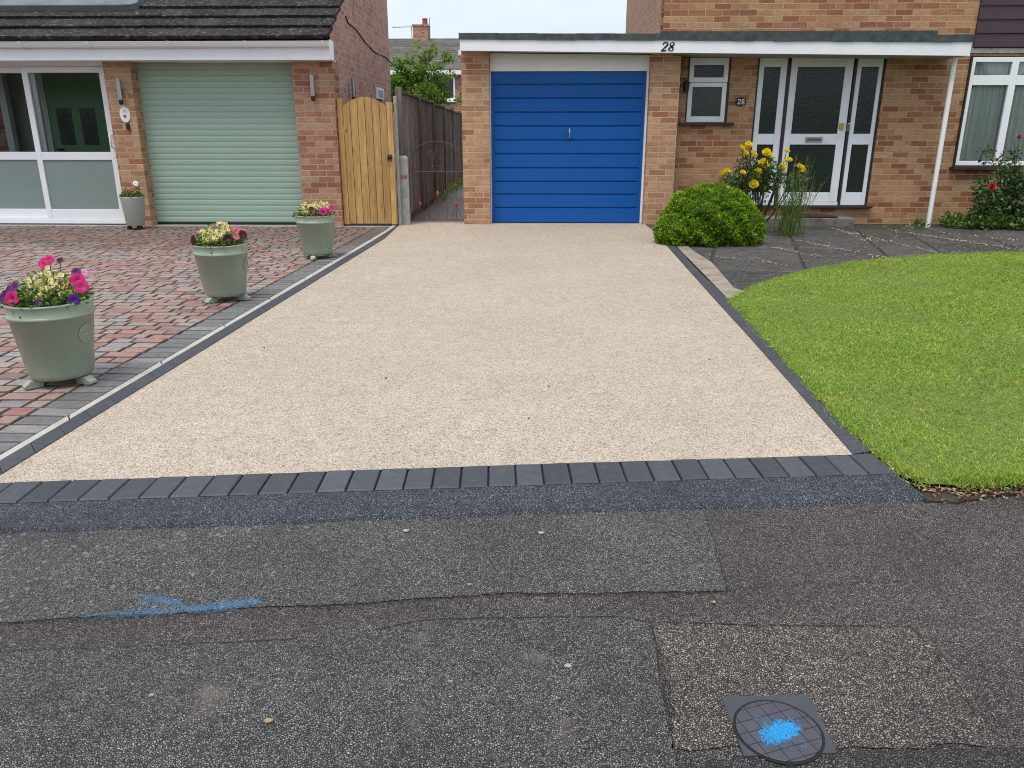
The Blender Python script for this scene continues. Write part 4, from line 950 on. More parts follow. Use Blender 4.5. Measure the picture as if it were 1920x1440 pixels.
st0 = Q(1480,405,11.36); mb = MB(); mb.box(QX(1400,410,11.36), QX(1600,410,11.36), 11.30, 11.676, -.04, QZ(1500,409,11.30)); mb.build('doorstep', M('dark_step_stone', (.17,.155,.135), .9, .3, 7, .4, 60, .004, dirt=((.06,.055,.045), 5, .45, .7, .7)), RH, bevel=.012)
zst = QZ(1500,409,11.30)
mt = Q(1522,405,11.4); mb = MB(); X0, X1 = QX(1488,405,11.4), QX(1567,405,11.4)
mb.box(X0, X1, 11.31, 11.56, zst+.001, zst+.022); tag(mb.build('doormat', m_mulch, None, ((X0+X1)/2,11.43,zst+.001), bevel=.006), 'black rubber doormat on the front doorstep', 'doormat')
# small window
mb = MB(); mb.box(WX0+.001, WX0+.022, 11.69, 11.80, WZ0+.001, WZ1-.002); mb.box(WX1-.03, WX1-.001, 11.69, 11.80, WZ0+.001, WZ1-.002); mb.box(WX0+.022, WX1-.03, 11.75, 11.80, WZ1-.02, WZ1-.002)
wf = mb.build('window', m_brown, RH, bevel=.003)
mb = MB(); X0, X1 = wv(275,692)[0], wv(577,692)[0]; mb.box(X0, X1, 11.61, 11.70, WZ0-.04, WZ0-.003); mb.build('sill', m_brown, wf, bevel=.004)
sx0, sx1 = WX0+.024, WX1-.032; zmid = wv(430,465)[2]; fz0, fz1 = wv(430,437)[2], wv(430,367)[2]; lz0, lz1 = wv(430,655)[2], wv(430,490)[2]; sw = wv(357,400)[0]-wv(332,400)[0]
def casement(x0, x1, z0, z1, y, gz0, gz1, gm):
    a = MB(); a.box(x0, x0+sw, y, y+.05, z0, z1); a.box(x1-sw, x1, y, y+.05, z0, z1); a.box(x0+sw+.0005, x1-sw-.0005, y+.001, y+.049, z0, gz0); a.box(x0+sw+.0005, x1-sw-.0005, y+.001, y+.049, gz1, z1)
    o = a.build('frame', m_whitepaint, wf, bevel=.004); return o
casement(sx0, sx1, WZ0+.002, zmid, 11.70, lz0, lz1, None); casement(sx0, sx1, zmid+.004, WZ1-.004, 11.68, fz0, fz1, None)
mb = MB(); mb.box(sx0+sw-.003, sx1-sw+.003, 11.72, 11.73, lz0-.003, lz1+.003); mb.build('glass_pane', m_obs2, wf)
mb = MB(); mb.box(sx0+sw-.003, sx1-sw+.003, 11.70, 11.71, fz0-.003, fz1+.003); mb.build('glass_pane', m_obs, wf)
mb = MB(); mb.box(WX0, WX1, 11.84, 11.86, WZ0, WZ1); mb.build('room_interior', m_dark, wf)
# right window with net curtains
mb = MB(); mb.box(VX0+.001, VX0+.02, 11.64, 11.80, VZ0+.001, VZ1-.001); wr = mb.build('window', m_brown, RH)
mb = MB(); mb.box(rv(835,945)[0], VX1+.05, 11.58, 11.70, VZ0-.045, VZ0-.002); mb.build('sill', m_brown, wr, bevel=.004)
ZA = lambda s: rv(1050,s)[2]
Xs = lambda s, y: rv(s,y)[0]
vx = [VX0+.022, Xs(1196,330), Xs(1216,330), VX1-.002]
a = MB(); pw = .055
a.box(vx[0], vx[0]+pw, 11.66, 11.72, ZA(930), ZA(322)); a.box(vx[1]-.01, vx[2]+.035, 11.66, 11.72, ZA(930), ZA(322)); a.box(VX1-pw, VX1-.001, 11.66, 11.72, ZA(930), ZA(322))
for x0, x1 in ((vx[0]+pw+.0005, vx[1]-.0105), (vx[2]+.0355, VX1-pw-.0005)):
    a.box(x0, x1, 11.662, 11.719, ZA(930), ZA(905)); a.box(x0, x1, 11.662, 11.719, ZA(350), ZA(322)); a.box(x0, x1, 11.662, 11.719, ZA(480), ZA(425))
a.build('frame', m_white, wr, bevel=.004)
for x0, x1 in ((vx[0]+pw-.004, vx[1]-.006), (vx[2]+.03, VX1-pw+.004)):
    for z0, z1 in ((905,480),(425,350)):
        b = MB(); b.box(x0, x1, 11.688, 11.694, ZA(z0)-.003, ZA(z1)+.003); b.build('glass_pane', m_glass, wr)
for x0, x1 in ((VX0+.03, Xs(1165,600)), (Xs(1185,600), VX1-.03)):
    b = MB(); n = 90; pf_ = []
    for i in range(n+1):
        x = x0+(x1-x0)*i/n; yy = 11.765+.022*math.sin(i*.9)+.012*math.sin(i*.37+1)+random.uniform(-.003,.003); pf_.append((x, yy))
    vs = [(x, yv, VZ0+.02) for x, yv in pf_]+[(x+.01*math.sin(i*.2), yv, VZ1-.02) for i, (x, yv) in enumerate(pf_)]
    b.add(vs, [(i, i+1, n+2+i, n+1+i) for i in range(n)], .5, True); b.build('curtain', m_curtain, wr)
b = MB(); b.box(VX0-.05, VX1+.05, 12.1, 12.12, VZ0-.1, VZ1+.1); b.build('room_interior', m_dark, wr)
# lead strip and plum cladding between the storeys
clx = Xs(985,150)-.0; b = MB(); b.box(clx-.02, VX1+.6, YWf-.03, YWf-.001, ZA(300), ZA(272)); b.build('lead_strip', m_conc, RH)
b = MB(); zc_ = ZA(268); pf = []; k = 0
pf = [(YWf-.004, zc_)]
while zc_ < 4.0: pf += [(YWf-.045,zc_+.001),(YWf-.045,zc_+.012),(YWf-.03,zc_+.165),(YWf-.018,zc_+.17)]; zc_ += .171
b.prof_x(pf, clx, VX1+.6); b.add([(clx,a_,c_) for a_,c_ in pf]+[(clx,YWf-.001,pf[-1][1]),(clx,YWf-.001,pf[0][1])], [tuple(range(len(pf)+2))])
b.build('cladding', m_clad, RH)
# porch post
pp0 = Q(1740,421,11.29); pp1 = Q(1787,107,11.29); mb = MB(); xx = (G(1740,420)[0]+pp1[0])/2
mb.tube([(5.575,11.29,-.02),(5.575,11.29,zfas(5.575,KB)+.003)], .032, 20); mb.build('porch_post', m_white, RH)
# oval number plate beside the door
p0 = Q(1389,191,YWf); NP = thing('number_plate', 'black oval number 28 plate on the brick wall beside the front door', 'sign', (p0[0],YWf-.002,p0[2]))
mb = MB(); oval(mb, p0, .078, .062, YWf-.002, .014); mb.build('plate', m_black, NP)
mb = MB(); mb.stroke(TWO, .009, (p0[0]-.05,YWf-.0165,p0[2]-.03), (.06,0,0), (0,0,.06), (0,-1,0), .003); mb.stroke(EIGHT, .009, (p0[0]+.004,YWf-.0165,p0[2]-.03), (.06,0,0), (0,0,.06), (0,-1,0), .003); mb.build('number', m_whitepaint, NP)
# dark lantern beside the small window
p0 = Q(1284,160,11.66); LN = thing('lantern', 'dark old lantern bracketed to the garage pillar beside the small window', 'lamp', (px3+.002,11.58,p0[2]))
c = Vector((px3+.13,11.55,p0[2])); mb = MB(); mb.box(px3+.001, px3+.015, 11.52, 11.58, c.z-.02, c.z+.10); mb.tube([(px3+.015,11.55,c.z+.07),(px3+.08,11.55,c.z+.085),(c.x,11.55,c.z+.06)], .008, 6); mb.build('bracket', m_brown, LN)
mb = MB(); mb.tube([c+Vector((0,0,.06)), c+Vector((0,0,.03)), c+Vector((0,0,.028))], [.012,.06,.062], 6); mb.tube([c+Vector((0,0,-.10)), c+Vector((0,0,-.095))], .04, 6); mb.build('cap', m_brown, LN)
mb = MB(); mb.tube([c+Vector((0,0,-.094)), c+Vector((0,0,.0275))], [.036,.052], 6); mb.build('glass', m_obs, LN)

# ================================================================== HOUSE FAR BEHIND
YB = 55.0
BH = thing('distant_house', 'distant brick house with grey tiled roof behind the leafy tree', 'house', (Q(790,135,YB)[0], YB, 0))
bx0, bx1 = QX(640,130,YB), QX(900,130,YB); ze, zr_ = QZ(800,132,YB), QZ(800,72,YB+4)
mb = MB(); mb.box(bx0, bx1, YB, YB+8, 0, ze); mb.build('wall', m_red, BH)
m, t, p, o = nt('distant_tiles'); uvn = N(t, 'ShaderNodeUVMap').outputs['UV']; b = N(t, 'ShaderNodeTexBrick'); t.links.new(uvn, b.inputs['Vector'])
for k, v in (('Scale',1),('Mortar Size',.075),('Mortar Smooth',.3),('Brick Width',.5),('Row Height',.34)): b.inputs[k].default_value = v
b.inputs['Color1'].default_value = (.15,.14,.125,1); b.inputs['Color2'].default_value = (.24,.22,.19,1); b.inputs['Mortar'].default_value = (.045,.04,.04,1)
sat_out(t, p, b.outputs['Color']); p.inputs['Roughness'].default_value = .9; m_dt = m
mb = MB(); nr = 14
for i in range(nr):
    f0, f1 = i/nr, (i+1)/nr; y0, y1 = YB-.4+4.4*f0, YB-.4+4.4*f1; z0, z1 = ze+(zr_-ze)*f0, ze+(zr_-ze)*f1
    mb.add([(bx0-.3,y0,z0+.12),(bx1+.3,y0,z0+.12),(bx1+.3,y1,z1),(bx0-.3,y1,z1),(bx0-.3,y0,z0-.02),(bx1+.3,y0,z0-.02)],[(0,1,2,3),(4,5,1,0)], random.random())
mb.add([(bx0-.3,YB+4,zr_),(bx1+.3,YB+4,zr_),(bx1+.3,YB+8.4,ze),(bx0-.3,YB+8.4,ze)],[(3,2,1,0)][::1]); mb.add([(bx0,YB,ze),(bx0,YB+8,ze),(bx0,YB+4,zr_-.1)],[(0,1,2)]); mb.add([(bx1,YB,ze),(bx1,YB+8,ze),(bx1,YB+4,zr_-.1)],[(0,1,2)])
m_far = M('far_tiles', rmp=[(0,(.15,.14,.12)),(1,(.23,.21,.18))], rough=.9, var=.3, vs=2)
rf2 = mb.build('roof', m_far, BH)
mb = MB(); mb.box(bx0-.3, bx1+.3, YB-.42, YB-.35, ze-.28, ze-.021); mb.build('fascia', m_white, BH)
c0, c1 = QX(776,60,YB+4), QX(804,60,YB+4); zc1 = QZ(790,51,YB+4); mb = MB(); mb.box(c0, c1, YB+3.5, YB+4.5, zr_-.6, zc1); mb.box(c0-.05, c1+.05, YB+3.45, YB+4.55, zc1+.001, zc1+.12); ch = mb.build('chimney', m_red, rf2)
mb = MB(); X = QX(797,50,YB+4); mb.lathe([(.2,zc1+.12),(.17,zc1+.5),(.21,zc1+.52),(.19,zc1+.55),(0,zc1+.55)], (X,YB+4,0), 14); mb.build('chimney_pot', M('terracotta', (.36,.13,.08), .8, .1, 5), ch)
mb = MB(); X = QX(806,60,YB+4); mb.tube([(X,YB+4,zr_),(X,YB+4,QZ(806,33,YB+4))], .03, 6); X2 = QX(772,60,YB+4); z2 = QZ(772,50,YB+4); mb.tube([(X2,YB+4,zr_-.2),(X2,YB+4,z2)], .03, 6); mb.tube([(X2,YB+4,z2),(QX(735,51,YB+4),YB+4,z2-.05)], .025, 6)
for k in range(5): mb.tube([(X2-.25*k-.1,YB+3.8,z2),(X2-.25*k-.1,YB+4.2,z2)], .015, 4)
mb.build('aerial', m_alum, rf2)
w0, w1 = Q(822,188,YB), Q(853,143,YB); mb = MB(); mb.box(w0[0]-.6, w1[0], YB-.06, YB-.001, w0[2], w1[2]); wn = mb.build('window', m_white, BH)
for a, b in ((-.5,.22),(.34,w1[0]-w0[0]-.12)):
    mb = MB(); mb.box(w0[0]+a, w0[0]+b, YB-.075, YB-.061, w0[2]+.15, w1[2]-.12); mb.build('pane', m_obs, wn)
mb = MB(); mb.box(w0[0]-.7, w1[0]+.1, YB-.2, YB-.001, w0[2]-.12, w0[2]-.002); mb.build('sill', m_white, wn)

# ================================================================== PLANTS
def ball(n, c, r, shell=.5):     # points in an ellipsoid, biased to the outside
    d_ = unit(rng.normal(size=(n,3))); q = (shell+(1-shell)*rng.random(n))[:,None]; return np.array(c)+d_*q*np.array(r), d_
m_treeleaf = M_leaf('tree_leaves', [(0,(.06,.12,.018)),(.35,(.14,.25,.03)),(.7,(.24,.37,.05)),(1,(.34,.45,.10))], trans=.4, vs=.8)
m_bark = M('bark', (.07,.055,.04), .9, .3, 14, .6, 40, .01)
YTn = 18.5
TR = thing('garden_tree', 'leafy green tree rising behind the dark fence below the distant roof', 'tree', (*Q(790,200,YTn)[:2], 0))
PP, DD = [], []
for (x, y, rpx, cnt, dy) in ((752,168,22,1000,0),(776,160,24,1100,.3),(800,178,24,900,-.3),(770,188,28,1300,0),(748,188,22,700,.3),(792,197,24,700,0),(826,180,17,360,.2),(826,152,15,260,.4),(756,138,15,330,.2),(784,134,16,300,-.2),(800,104,11,120,.2),(812,92,7,40,0),(838,108,11,110,.3),(850,112,6,26,.3),(746,120,10,110,0),(768,112,10,80,0),(845,140,9,40,0),(863,185,8,50,.8),(782,84,7,34,0),(742,155,14,300,-.2),(808,136,13,160,0),(822,126,9,60,0),(792,118,10,80,.1)):
    c = Q(x, y, YTn+dy); r = rpx/FPX*YTn; p_, d_ = ball(cnt, c, (r, r*1.2, r*.85), .25); PP.append(p_); DD.append(d_+np.array([0,-.3,-.2])+rng.normal(size=d_.shape)*.6)
PP = np.concatenate(PP); DD = np.concatenate(DD); lz = rng.uniform(.05,.11,len(PP))
crown = leaf_mesh('crown', m_treeleaf, PP, DD, lz, lz*.55, TR, rnd=np.clip(.2+.6*(rng.random(len(PP)))*(.5+.9*(PP[:,2]-1.6)/2.2),0,1))
mb = MB(); b0 = Vector((ORG[TR.name][0],YTn,0)); k = Vector(Q(785,165,YTn)); mb.tube([b0, b0.lerp(k,.5)+Vector((.05,0,0)), k], [.09,.07,.05], 8)
for (x, y) in ((800,90),(838,108),(752,120),(826,150),(770,100),(750,165),(852,112),(812,84),(845,140),(863,185)): q = Vector(Q(x,y,YTn+.1)); mb.tube([k-Vector((0,0,.2)), k.lerp(q,.5)+Vector((0,0,.08)), q], [.022,.010,.004], 6)
mb.build('trunk', m_bark, TR)
# weeds at the fence foot
p_ = np.stack([rng.uniform(-1.82,-1.66,420), rng.uniform(14.5,20.5,420), rng.uniform(0,.16,420)], 1); d_ = rng.normal(size=(420,3))+np.array([0,0,.6])
stuff(leaf_mesh('passage_weeds', m_treeleaf, p_, d_, rng.uniform(.04,.09,420), .025), 'green weeds growing along the foot of the dark fence', 'weeds')

# clipped box shrub
m_box = M_leaf('box_leaves', [(0,(.06,.13,.008)),(.3,(.16,.30,.012)),(.65,(.27,.43,.018)),(.9,(.38,.52,.04)),(1,(.45,.56,.07))], trans=.3, vs=5, var=.25)
BX = thing('box_shrub', 'rounded bright green box shrub at the driveway edge by the garage pillar', 'shrub', (2.12,9.62,0))
PP, DD, RR = [], [], []
core = MB()
for (c, r, cnt) in (((2.14,9.62,.235),(.555,.55,.415),6600),((1.73,9.42,.13),(.27,.32,.215),1700),((2.47,9.48,.17),(.28,.35,.26),1500)):
    d_ = unit(rng.normal(size=(cnt,3))); d_ = d_[d_[:,2] > -.8]; n = len(d_)
    lump = .06*np.sin(d_[:,0]*9+d_[:,2]*7)*np.cos(d_[:,1]*8+1)+.045*np.sin(d_[:,0]*17+3)*np.sin(d_[:,2]*19+d_[:,1]*15)
    s_ = np.array(c)+d_*np.array(r)*(1+lump[:,None]-np.abs(rng.normal(0,.035,(n,1))))
    nl = 9
    dd = np.repeat(d_, nl, 0)*.75+rng.normal(size=(n*nl,3))*.55+np.array([0,0,.25]); base = np.repeat(s_, nl, 0)+rng.normal(size=(n*nl,3))*.006
    PP.append(base); DD.append(dd); RR.append(np.clip(np.repeat(rng.normal(.42,.17,n)+lump*3, nl)+rng.normal(0,.1,n*nl), 0, 1))
    vv = [(c[0]+r[0]*.9*math.cos(a)*math.cos(e), c[1]+r[1]*.9*math.sin(a)*math.cos(e), max(.0, c[2]+r[2]*.9*math.sin(e))) for e in [R(-60+150*i/8) for i in range(9)] for a in [2*math.pi*j/18 for j in range(18)]]
    core.add(vv, [(i*18+j, i*18+(j+1)%18, (i+1)*18+(j+1)%18, (i+1)*18+j) for i in range(8) for j in range(18)], 0.0, True)
PP = np.concatenate(PP); keep = PP[:,2] > .0; DD = np.concatenate(DD)[keep]; RR = np.concatenate(RR)[keep]; PP = PP[keep]; lz = rng.uniform(.016,.03,len(PP))
leaf_mesh('foliage', m_box, PP, DD, lz, lz*.6, BX, rnd=RR, fold=.15)
core.build('inner_twigs', M('dark_inner_foliage', (.045,.085,.01), .9, .3, 30), BX)
mb = MB(); mb.tube([(2.12,9.62,-.03),(2.12,9.62,.3)], .03, 8); mb.build('stem', m_bark, BX)

def petal_disc(mb, c, nrm, rad, lobes=5, cup=.35, throat=.25, r=.5, seg=4):
    # trumpet shaped bloom
    n_ = Vector(nrm).normalized(); u = n_.cross(Vector((.3,.5,.8))).normalized(); w_ = n_.cross(u); K = lobes*seg; c = Vector(c)
    rings = []
    for (f, h) in ((.08,-.35),(.35,-.06),(.72,.03),(1.0,-.02)):
        ring = []
        for k in range(K):
            a = 2*math.pi*k/K; lb = 1-(.16 if f > .8 else .05)*(abs(math.cos(lobes*a/2))**4)*(f)
            ring.append(c+(u*math.cos(a)+w_*math.sin(a))*rad*f*lb+n_*rad*(h*cup/.35+(.06*math.sin(lobes*a*1.0+1) if f > .6 else 0)))
        rings.append(ring)
    vs = [v for rg_ in rings for v in rg_]
    mb.add(vs, [(i*K+k, i*K+(k+1)%K, (i+1)*K+(k+1)%K, (i+1)*K+k) for i in range(3) for k in range(K)], r, True)
def M_pet(name, a, b): return M_leaf(name, [(0,a),(1,b)], trans=.25, vs=25, var=.2, rough=.6)
m_mag = M_pet('magenta_petal', (.52,.012,.14), (.70,.03,.22)); m_pur = M_pet('purple_petal', (.045,.008,.07), (.16,.02,.16)); m_mar = M_pet('maroon_petal', (.05,.004,.016), (.12,.01,.03))
m_yel = M_pet('pale_yellow_petal', (.66,.54,.17), (.80,.72,.36)); m_vio = M_pet('violet_petal', (.08,.02,.22), (.14,.04,.32)); m_sal = M_pet('salmon_petal', (.5,.12,.12), (.6,.2,.18))
m_pinkp = M_pet('pink_petal', (.6,.2,.35), (.7,.35,.5))
m_bed = M_leaf('bedding_leaves', [(0,(.035,.08,.015)),(.5,(.12,.23,.03)),(1,(.25,.36,.06))], trans=.3, vs=14, var=.25)
def planter_proto():
    PT = thing('planter', '', 'planter', (0,0,0), 'sage green planters along the block paving edge')
    prof = [(.0,.045),(.142,.045),(.150,.052),(.156,.07),(.1963,.366),(.2015,.368),(.2055,.3755),(.2025,.383),(.1985,.386),(.2035,.432),(.2065,.436),(.2065,.441),(.203,.444),(.190,.443),(.186,.435),(.180,.40),(0,.40)]
    mb = MB(); mb.lathe(prof[:-2], (0,0,0), 56); mb.build('pot', m_pot, PT)
    mb = MB(); mb.lathe([(.185,.425),(.12,.425),(0,.425)], (0,0,0), 24); mb.build('compost', m_mulch, PT)
    for k in range(3):
        a = R(228+120*k); u = Vector((math.cos(a),math.sin(a),0)); s_ = Vector((-u.y,u.x,0)); mb = MB()
        pf_ = [(.10,.001),(.185,.001),(.192,.010),(.188,.022),(.172,.030),(.160,.0425),(.10,.0425)]; n = len(pf_)
        L_ = [u*a_+s_*-.024+Vector((0,0,b_)) for a_, b_ in pf_]; R_ = [u*a_+s_*.024+Vector((0,0,b_)) for a_, b_ in pf_]
        mb.add(L_+R_, [tuple(range(n))[::-1], tuple(range(n,2*n))]+[(i,(i+1)%n,n+(i+1)%n,n+i) for i in range(n)]); mb.build('foot', m_pot, PT, bevel=.004)
    a = R(-12); zc = .275; rr = .1855; u = Vector((math.cos(a),math.sin(a),0)); s_ = Vector((-u.y,u.x,0)); up_ = (Vector((0,0,1))+u*.146).normalized()
    c = u*(rr+.001)+Vector((0,0,zc)); mb = MB()
    def em(uu, vv):
        q = c+s_*uu+up_*vv; rad = .156+(q.z-.07)*.1453+.0012; h = math.hypot(q.x,q.y); return Vector((q.x/h*rad,q.y/h*rad,q.z))
    mb.tube([em(.036*math.cos(b), .043*math.sin(b)) for b in [2*math.pi*i/32 for i in range(32)]], .0035, 6, closed=True)
    mb.build('emblem', m_pot, PT); mb = MB()
    mb.tube([em(.024*math.cos(b), .030*math.sin(b)) for b in [2*math.pi*i/28 for i in range(28)]], .0022, 6, closed=True)
    mb.tube([em(0,-.024), em(.004,0), em(0,.024)], .003, 6); mb.tube([em(-.012,-.012), em(0,-.004), em(.012,.010)], .0025, 6); mb.tube([em(.012,-.012), em(0,.002), em(-.012,.014)], .0025, 6)
    vd = [em(0,0)]+[em(.035*math.cos(2*math.pi*i/24),.042*math.sin(2*math.pi*i/24)) for i in range(24)]; mb.add(vd, [(0,1+i,1+(i+1)%24) for i in range(24)])
    for k in range(12):
        b = 2*math.pi*k/12; mb.tube([em(.028*math.cos(b),.034*math.sin(b)), em(.032*math.cos(b),.039*math.sin(b))], .0016, 5)
    mb.build('emblem_motif', m_pot, PT)
    a = R(-100); u = Vector((math.cos(a),math.sin(a),0)); mb = MB(); mb.tube([u*.196+Vector((0,0,.395)), u*.2012+Vector((0,0,.395))], .005, 8); mb.build('wall_hole', m_black, PT)
    return PT
PT0 = planter_proto()
spots = [((-2.485,3.88),0,'sage planter nearest the camera, with magenta petunias at the left edge'),
         ((-2.415,6.0),R(12),'middle sage planter, pale yellow flowers and maroon petunias, beside the driveway kerb'),
         ((-2.255,8.16),R(38),'farthest sage planter of the row, in front of the wooden gate')]
planters = []
for i, ((x, y), rz, lb) in enumerate(spots):
    if i == 0: o = PT0
    else:
        o = PT0.copy(); COL.objects.link(o)
        for ch in PT0.children: ORG[o.name] = (x,y,0); copy_child(ch, o)
    o.location = (x, y, .002); o.rotation_euler.z = rz; o['label'] = lb; planters.append(o)
# grey pot by the porch
GP = thing('grey_planter', 'tapered pale grey planter standing beside the white sliding porch door', 'planter', (-5.40,10.62,0))
mb = MB(); mb.lathe([(0,.05),(.112,.05),(.118,.06),(.150,.40),(.155,.425),(.153,.432),(.143,.430),(.138,.40)], (-5.40,10.62,0), 40); mb.build('pot', m_pot2, GP)
mb = MB(); mb.lathe([(.142,.41),(.07,.41),(0,.41)], (-5.40,10.62,0), 24); mb.build('compost', m_mulch, GP)
for k in range(3):
    a = R(210+120*k); mb = MB(); mb.lathe([(0,.004),(.03,.004),(.034,.02),(.022,.049),(0,.049)], (-5.40+.085*math.cos(a),10.62+.085*math.sin(a),0), 12); mb.build('foot', m_mulch, GP)

def leafclump(name, root, c, rad, h, n, size, mat=m_bed, low=.0, rn=None):
    a = rng.uniform(0,2*np.pi,n); rr = rad*np.sqrt(rng.random(n)); z = c[2]+low+h*rng.random(n)*(1.1-(rr/rad)**2*.7)
    P_ = np.stack([c[0]+rr*np.cos(a), c[1]+rr*np.sin(a), z],1); D_ = np.stack([np.cos(a)*.8, np.sin(a)*.8, rng.uniform(-.1,.8,n)],1)+rng.normal(size=(n,3))*.4
    s_ = rng.uniform(.6,1.2,n)*size
    return leaf_mesh(name, mat, P_, D_, s_, s_*.5, root, rnd=np.clip((z-c[2])/max(h,.01)*.5+rng.random(n)*.6,0,1), droop=.15)
def spike(root, base, top, n, fr, mat):
    mb = MB(); base, top = Vector(base), Vector(top); mb_s = MB(); mb_s.tube([base, top], .0022, 5); st = mb_s.build('stem', m_bed, root)
    for k in range(n):
        f = 1-.5*random.random(); c = base.lerp(top, f)+Vector((random.gauss(0,fr*.9),random.gauss(0,fr*.9),random.gauss(0,fr*.4)))
        nn = Vector((random.gauss(0,.6),-.9+random.gauss(0,.5),.8+random.gauss(0,.4))); petal_disc(mb, c, nn, fr*random.uniform(.75,1.1), 5, .4, .2, random.random(), 2)
    mb.build('flower_spike', mat, root)
def bloom(root, c, nrm, rad, mat, nm='petunia_bloom'):
    mb = MB(); petal_disc(mb, c, nrm, rad, 5, .3, .2, random.random(), 4); o = mb.build(nm, mat, root)
    return o
def bedding(x, y, zt, rad, label, yellow, blooms, leaves=260, yh=.12, seed=1, ysz=.014):
    random.seed(seed); c = (x, y, zt)
    B = thing('bedding_plants', label, 'flowers', c, 'bedding plants in the planters')
    leafclump('foliage', B, c, rad*1.02, .085, leaves, .04); leafclump('foliage', B, (x,y,zt+.03), rad*.8, .13, int(leaves*.7), .03, rn=None)
    for (dx, dy, hh, n) in yellow: spike(B, (x+dx*.7,y+dy*.7,zt-.01), (x+dx,y+dy,zt+hh), n, ysz, m_yel)
    for (dx, dy, dz, nx, ny, nz, r_, mt_) in blooms:
        bloom(B, (x+dx,y+dy,zt+dz), (nx,ny,nz), r_, mt_)
        mb = MB(); mb.tube([(x+dx*.5,y+dy*.5,zt-.01),(x+dx-nx*.01,y+dy-ny*.01,zt+dz-.012)], .002, 5); mb.build('stem', m_bed, B)
    return B
x, y = spots[0][0]
bedding(x, y, .428, .19, 'magenta, dark purple and pale yellow bedding flowers in the nearest planter',
  [(-.06,-.02,.15,8),(-.03,.04,.17,9),(.0,-.05,.10,8),(.03,.03,.16,9),(.06,-.02,.15,8),(.08,.05,.15,7),(-.09,.05,.13,6),(.11,-.02,.10,6),(.02,-.08,.085,6)],
  [(-.085,-.16,.055,-.15,-1,.35,.042,m_mag),(-.155,-.11,.055,-.4,-.8,.5,.040,m_pur),(-.125,-.07,.095,-.3,-.7,.6,.036,m_pur),(-.215,-.06,.02,-.8,-.6,.2,.038,m_vio),(-.05,.10,.19,.1,-.8,.6,.036,m_mag),(-.03,.11,.205,.2,-.8,.5,.028,m_mag),
   (.155,.02,.115,.4,-.9,.4,.040,m_mag),(.195,-.02,.09,.6,-.8,.3,.036,m_mag),(.185,-.09,.035,.5,-.8,.1,.032,m_vio),(.12,.08,.15,.3,-.7,.6,.024,m_pur),(.15,.09,.14,.3,-.7,.6,.024,m_pinkp),(-.19,-.03,.07,-.6,-.6,.5,.032,m_pur),(.03,-.13,.03,.1,-1,.3,.02,m_vio),(.015,.13,.20,.2,-.6,.7,.018,m_mar)], 360, seed=3, ysz=.0175)
x, y = spots[1][0]
bedding(x, y, .428, .19, 'dense pale yellow flowers with maroon petunias in the middle planter',
  [(-.11,-.06,.11,12),(-.07,.02,.13,14),(-.03,-.07,.10,13),(.0,.03,.17,15),(.02,-.05,.12,13),(.04,.06,.17,14),(-.10,.05,.12,12),(.06,.0,.14,12),(-.05,-.11,.08,11),(.01,-.12,.07,9)],
  [(-.165,-.10,.055,-.6,-.8,.2,.040,m_mar),(-.135,-.14,.035,-.3,-1,.1,.032,m_mar),(.105,-.10,.065,.2,-1,.3,.040,m_mar),(.11,-.08,.025,.3,-1,.2,.03,m_mar),(.185,.0,.085,.7,-.7,.3,.036,m_mar),(.13,.02,.11,.3,-.8,.5,.032,m_sal),(.16,.06,.10,.4,-.7,.5,.03,m_sal),(-.02,.10,.15,0,-.8,.6,.03,m_pinkp),(.155,-.06,.075,.5,-.8,.4,.026,m_sal),(.09,.05,.12,.2,-.7,.6,.026,m_sal)], 330, seed=5, ysz=.017)
x, y = spots[2][0]
bedding(x, y, .428, .19, 'cream yellow flowers with one magenta petunia in the planter by the gate',
  [(-.12,-.05,.10,14),(-.08,.02,.13,15),(-.03,-.06,.11,15),(.0,.04,.14,15),(.03,-.04,.12,14),(.06,.06,.14,14),(-.12,.04,.12,13),(.09,.0,.13,12),(-.06,-.11,.06,9),(.12,.06,.12,11)],
  [(.115,-.12,.06,.3,-1,.3,.044,m_mag),(.155,-.07,.055,.6,-.8,.3,.038,m_mag),(.13,-.06,.09,.3,-.8,.5,.034,m_pinkp),(.0,-.13,.085,0,-1,.4,.032,m_mar),(.05,-.15,.02,.1,-1,.2,.030,m_mar),(-.205,-.06,.02,-.7,-.6,.4,.032,m_vio),(-.22,.0,.03,-.8,-.5,.3,.026,m_pur),(.17,.05,.08,.6,-.6,.4,.03,m_mag)], 330, seed=8, ysz=.019)
bedding(-5.40, 10.62, .415, .135, 'sparse red and pink flowers in the pale grey planter by the porch', [(.05,.0,.11,4),(.09,.03,.09,4)],
  [(-.03,-.04,.09,-.2,-.9,.5,.034,m_red_f),(-.05,.02,.12,-.2,-.8,.6,.026,m_pinkp),(.02,.03,.11,.2,-.8,.6,.026,m_red_f),(.11,-.02,.06,.5,-.8,.3,.024,m_pur)], 300, seed=9)

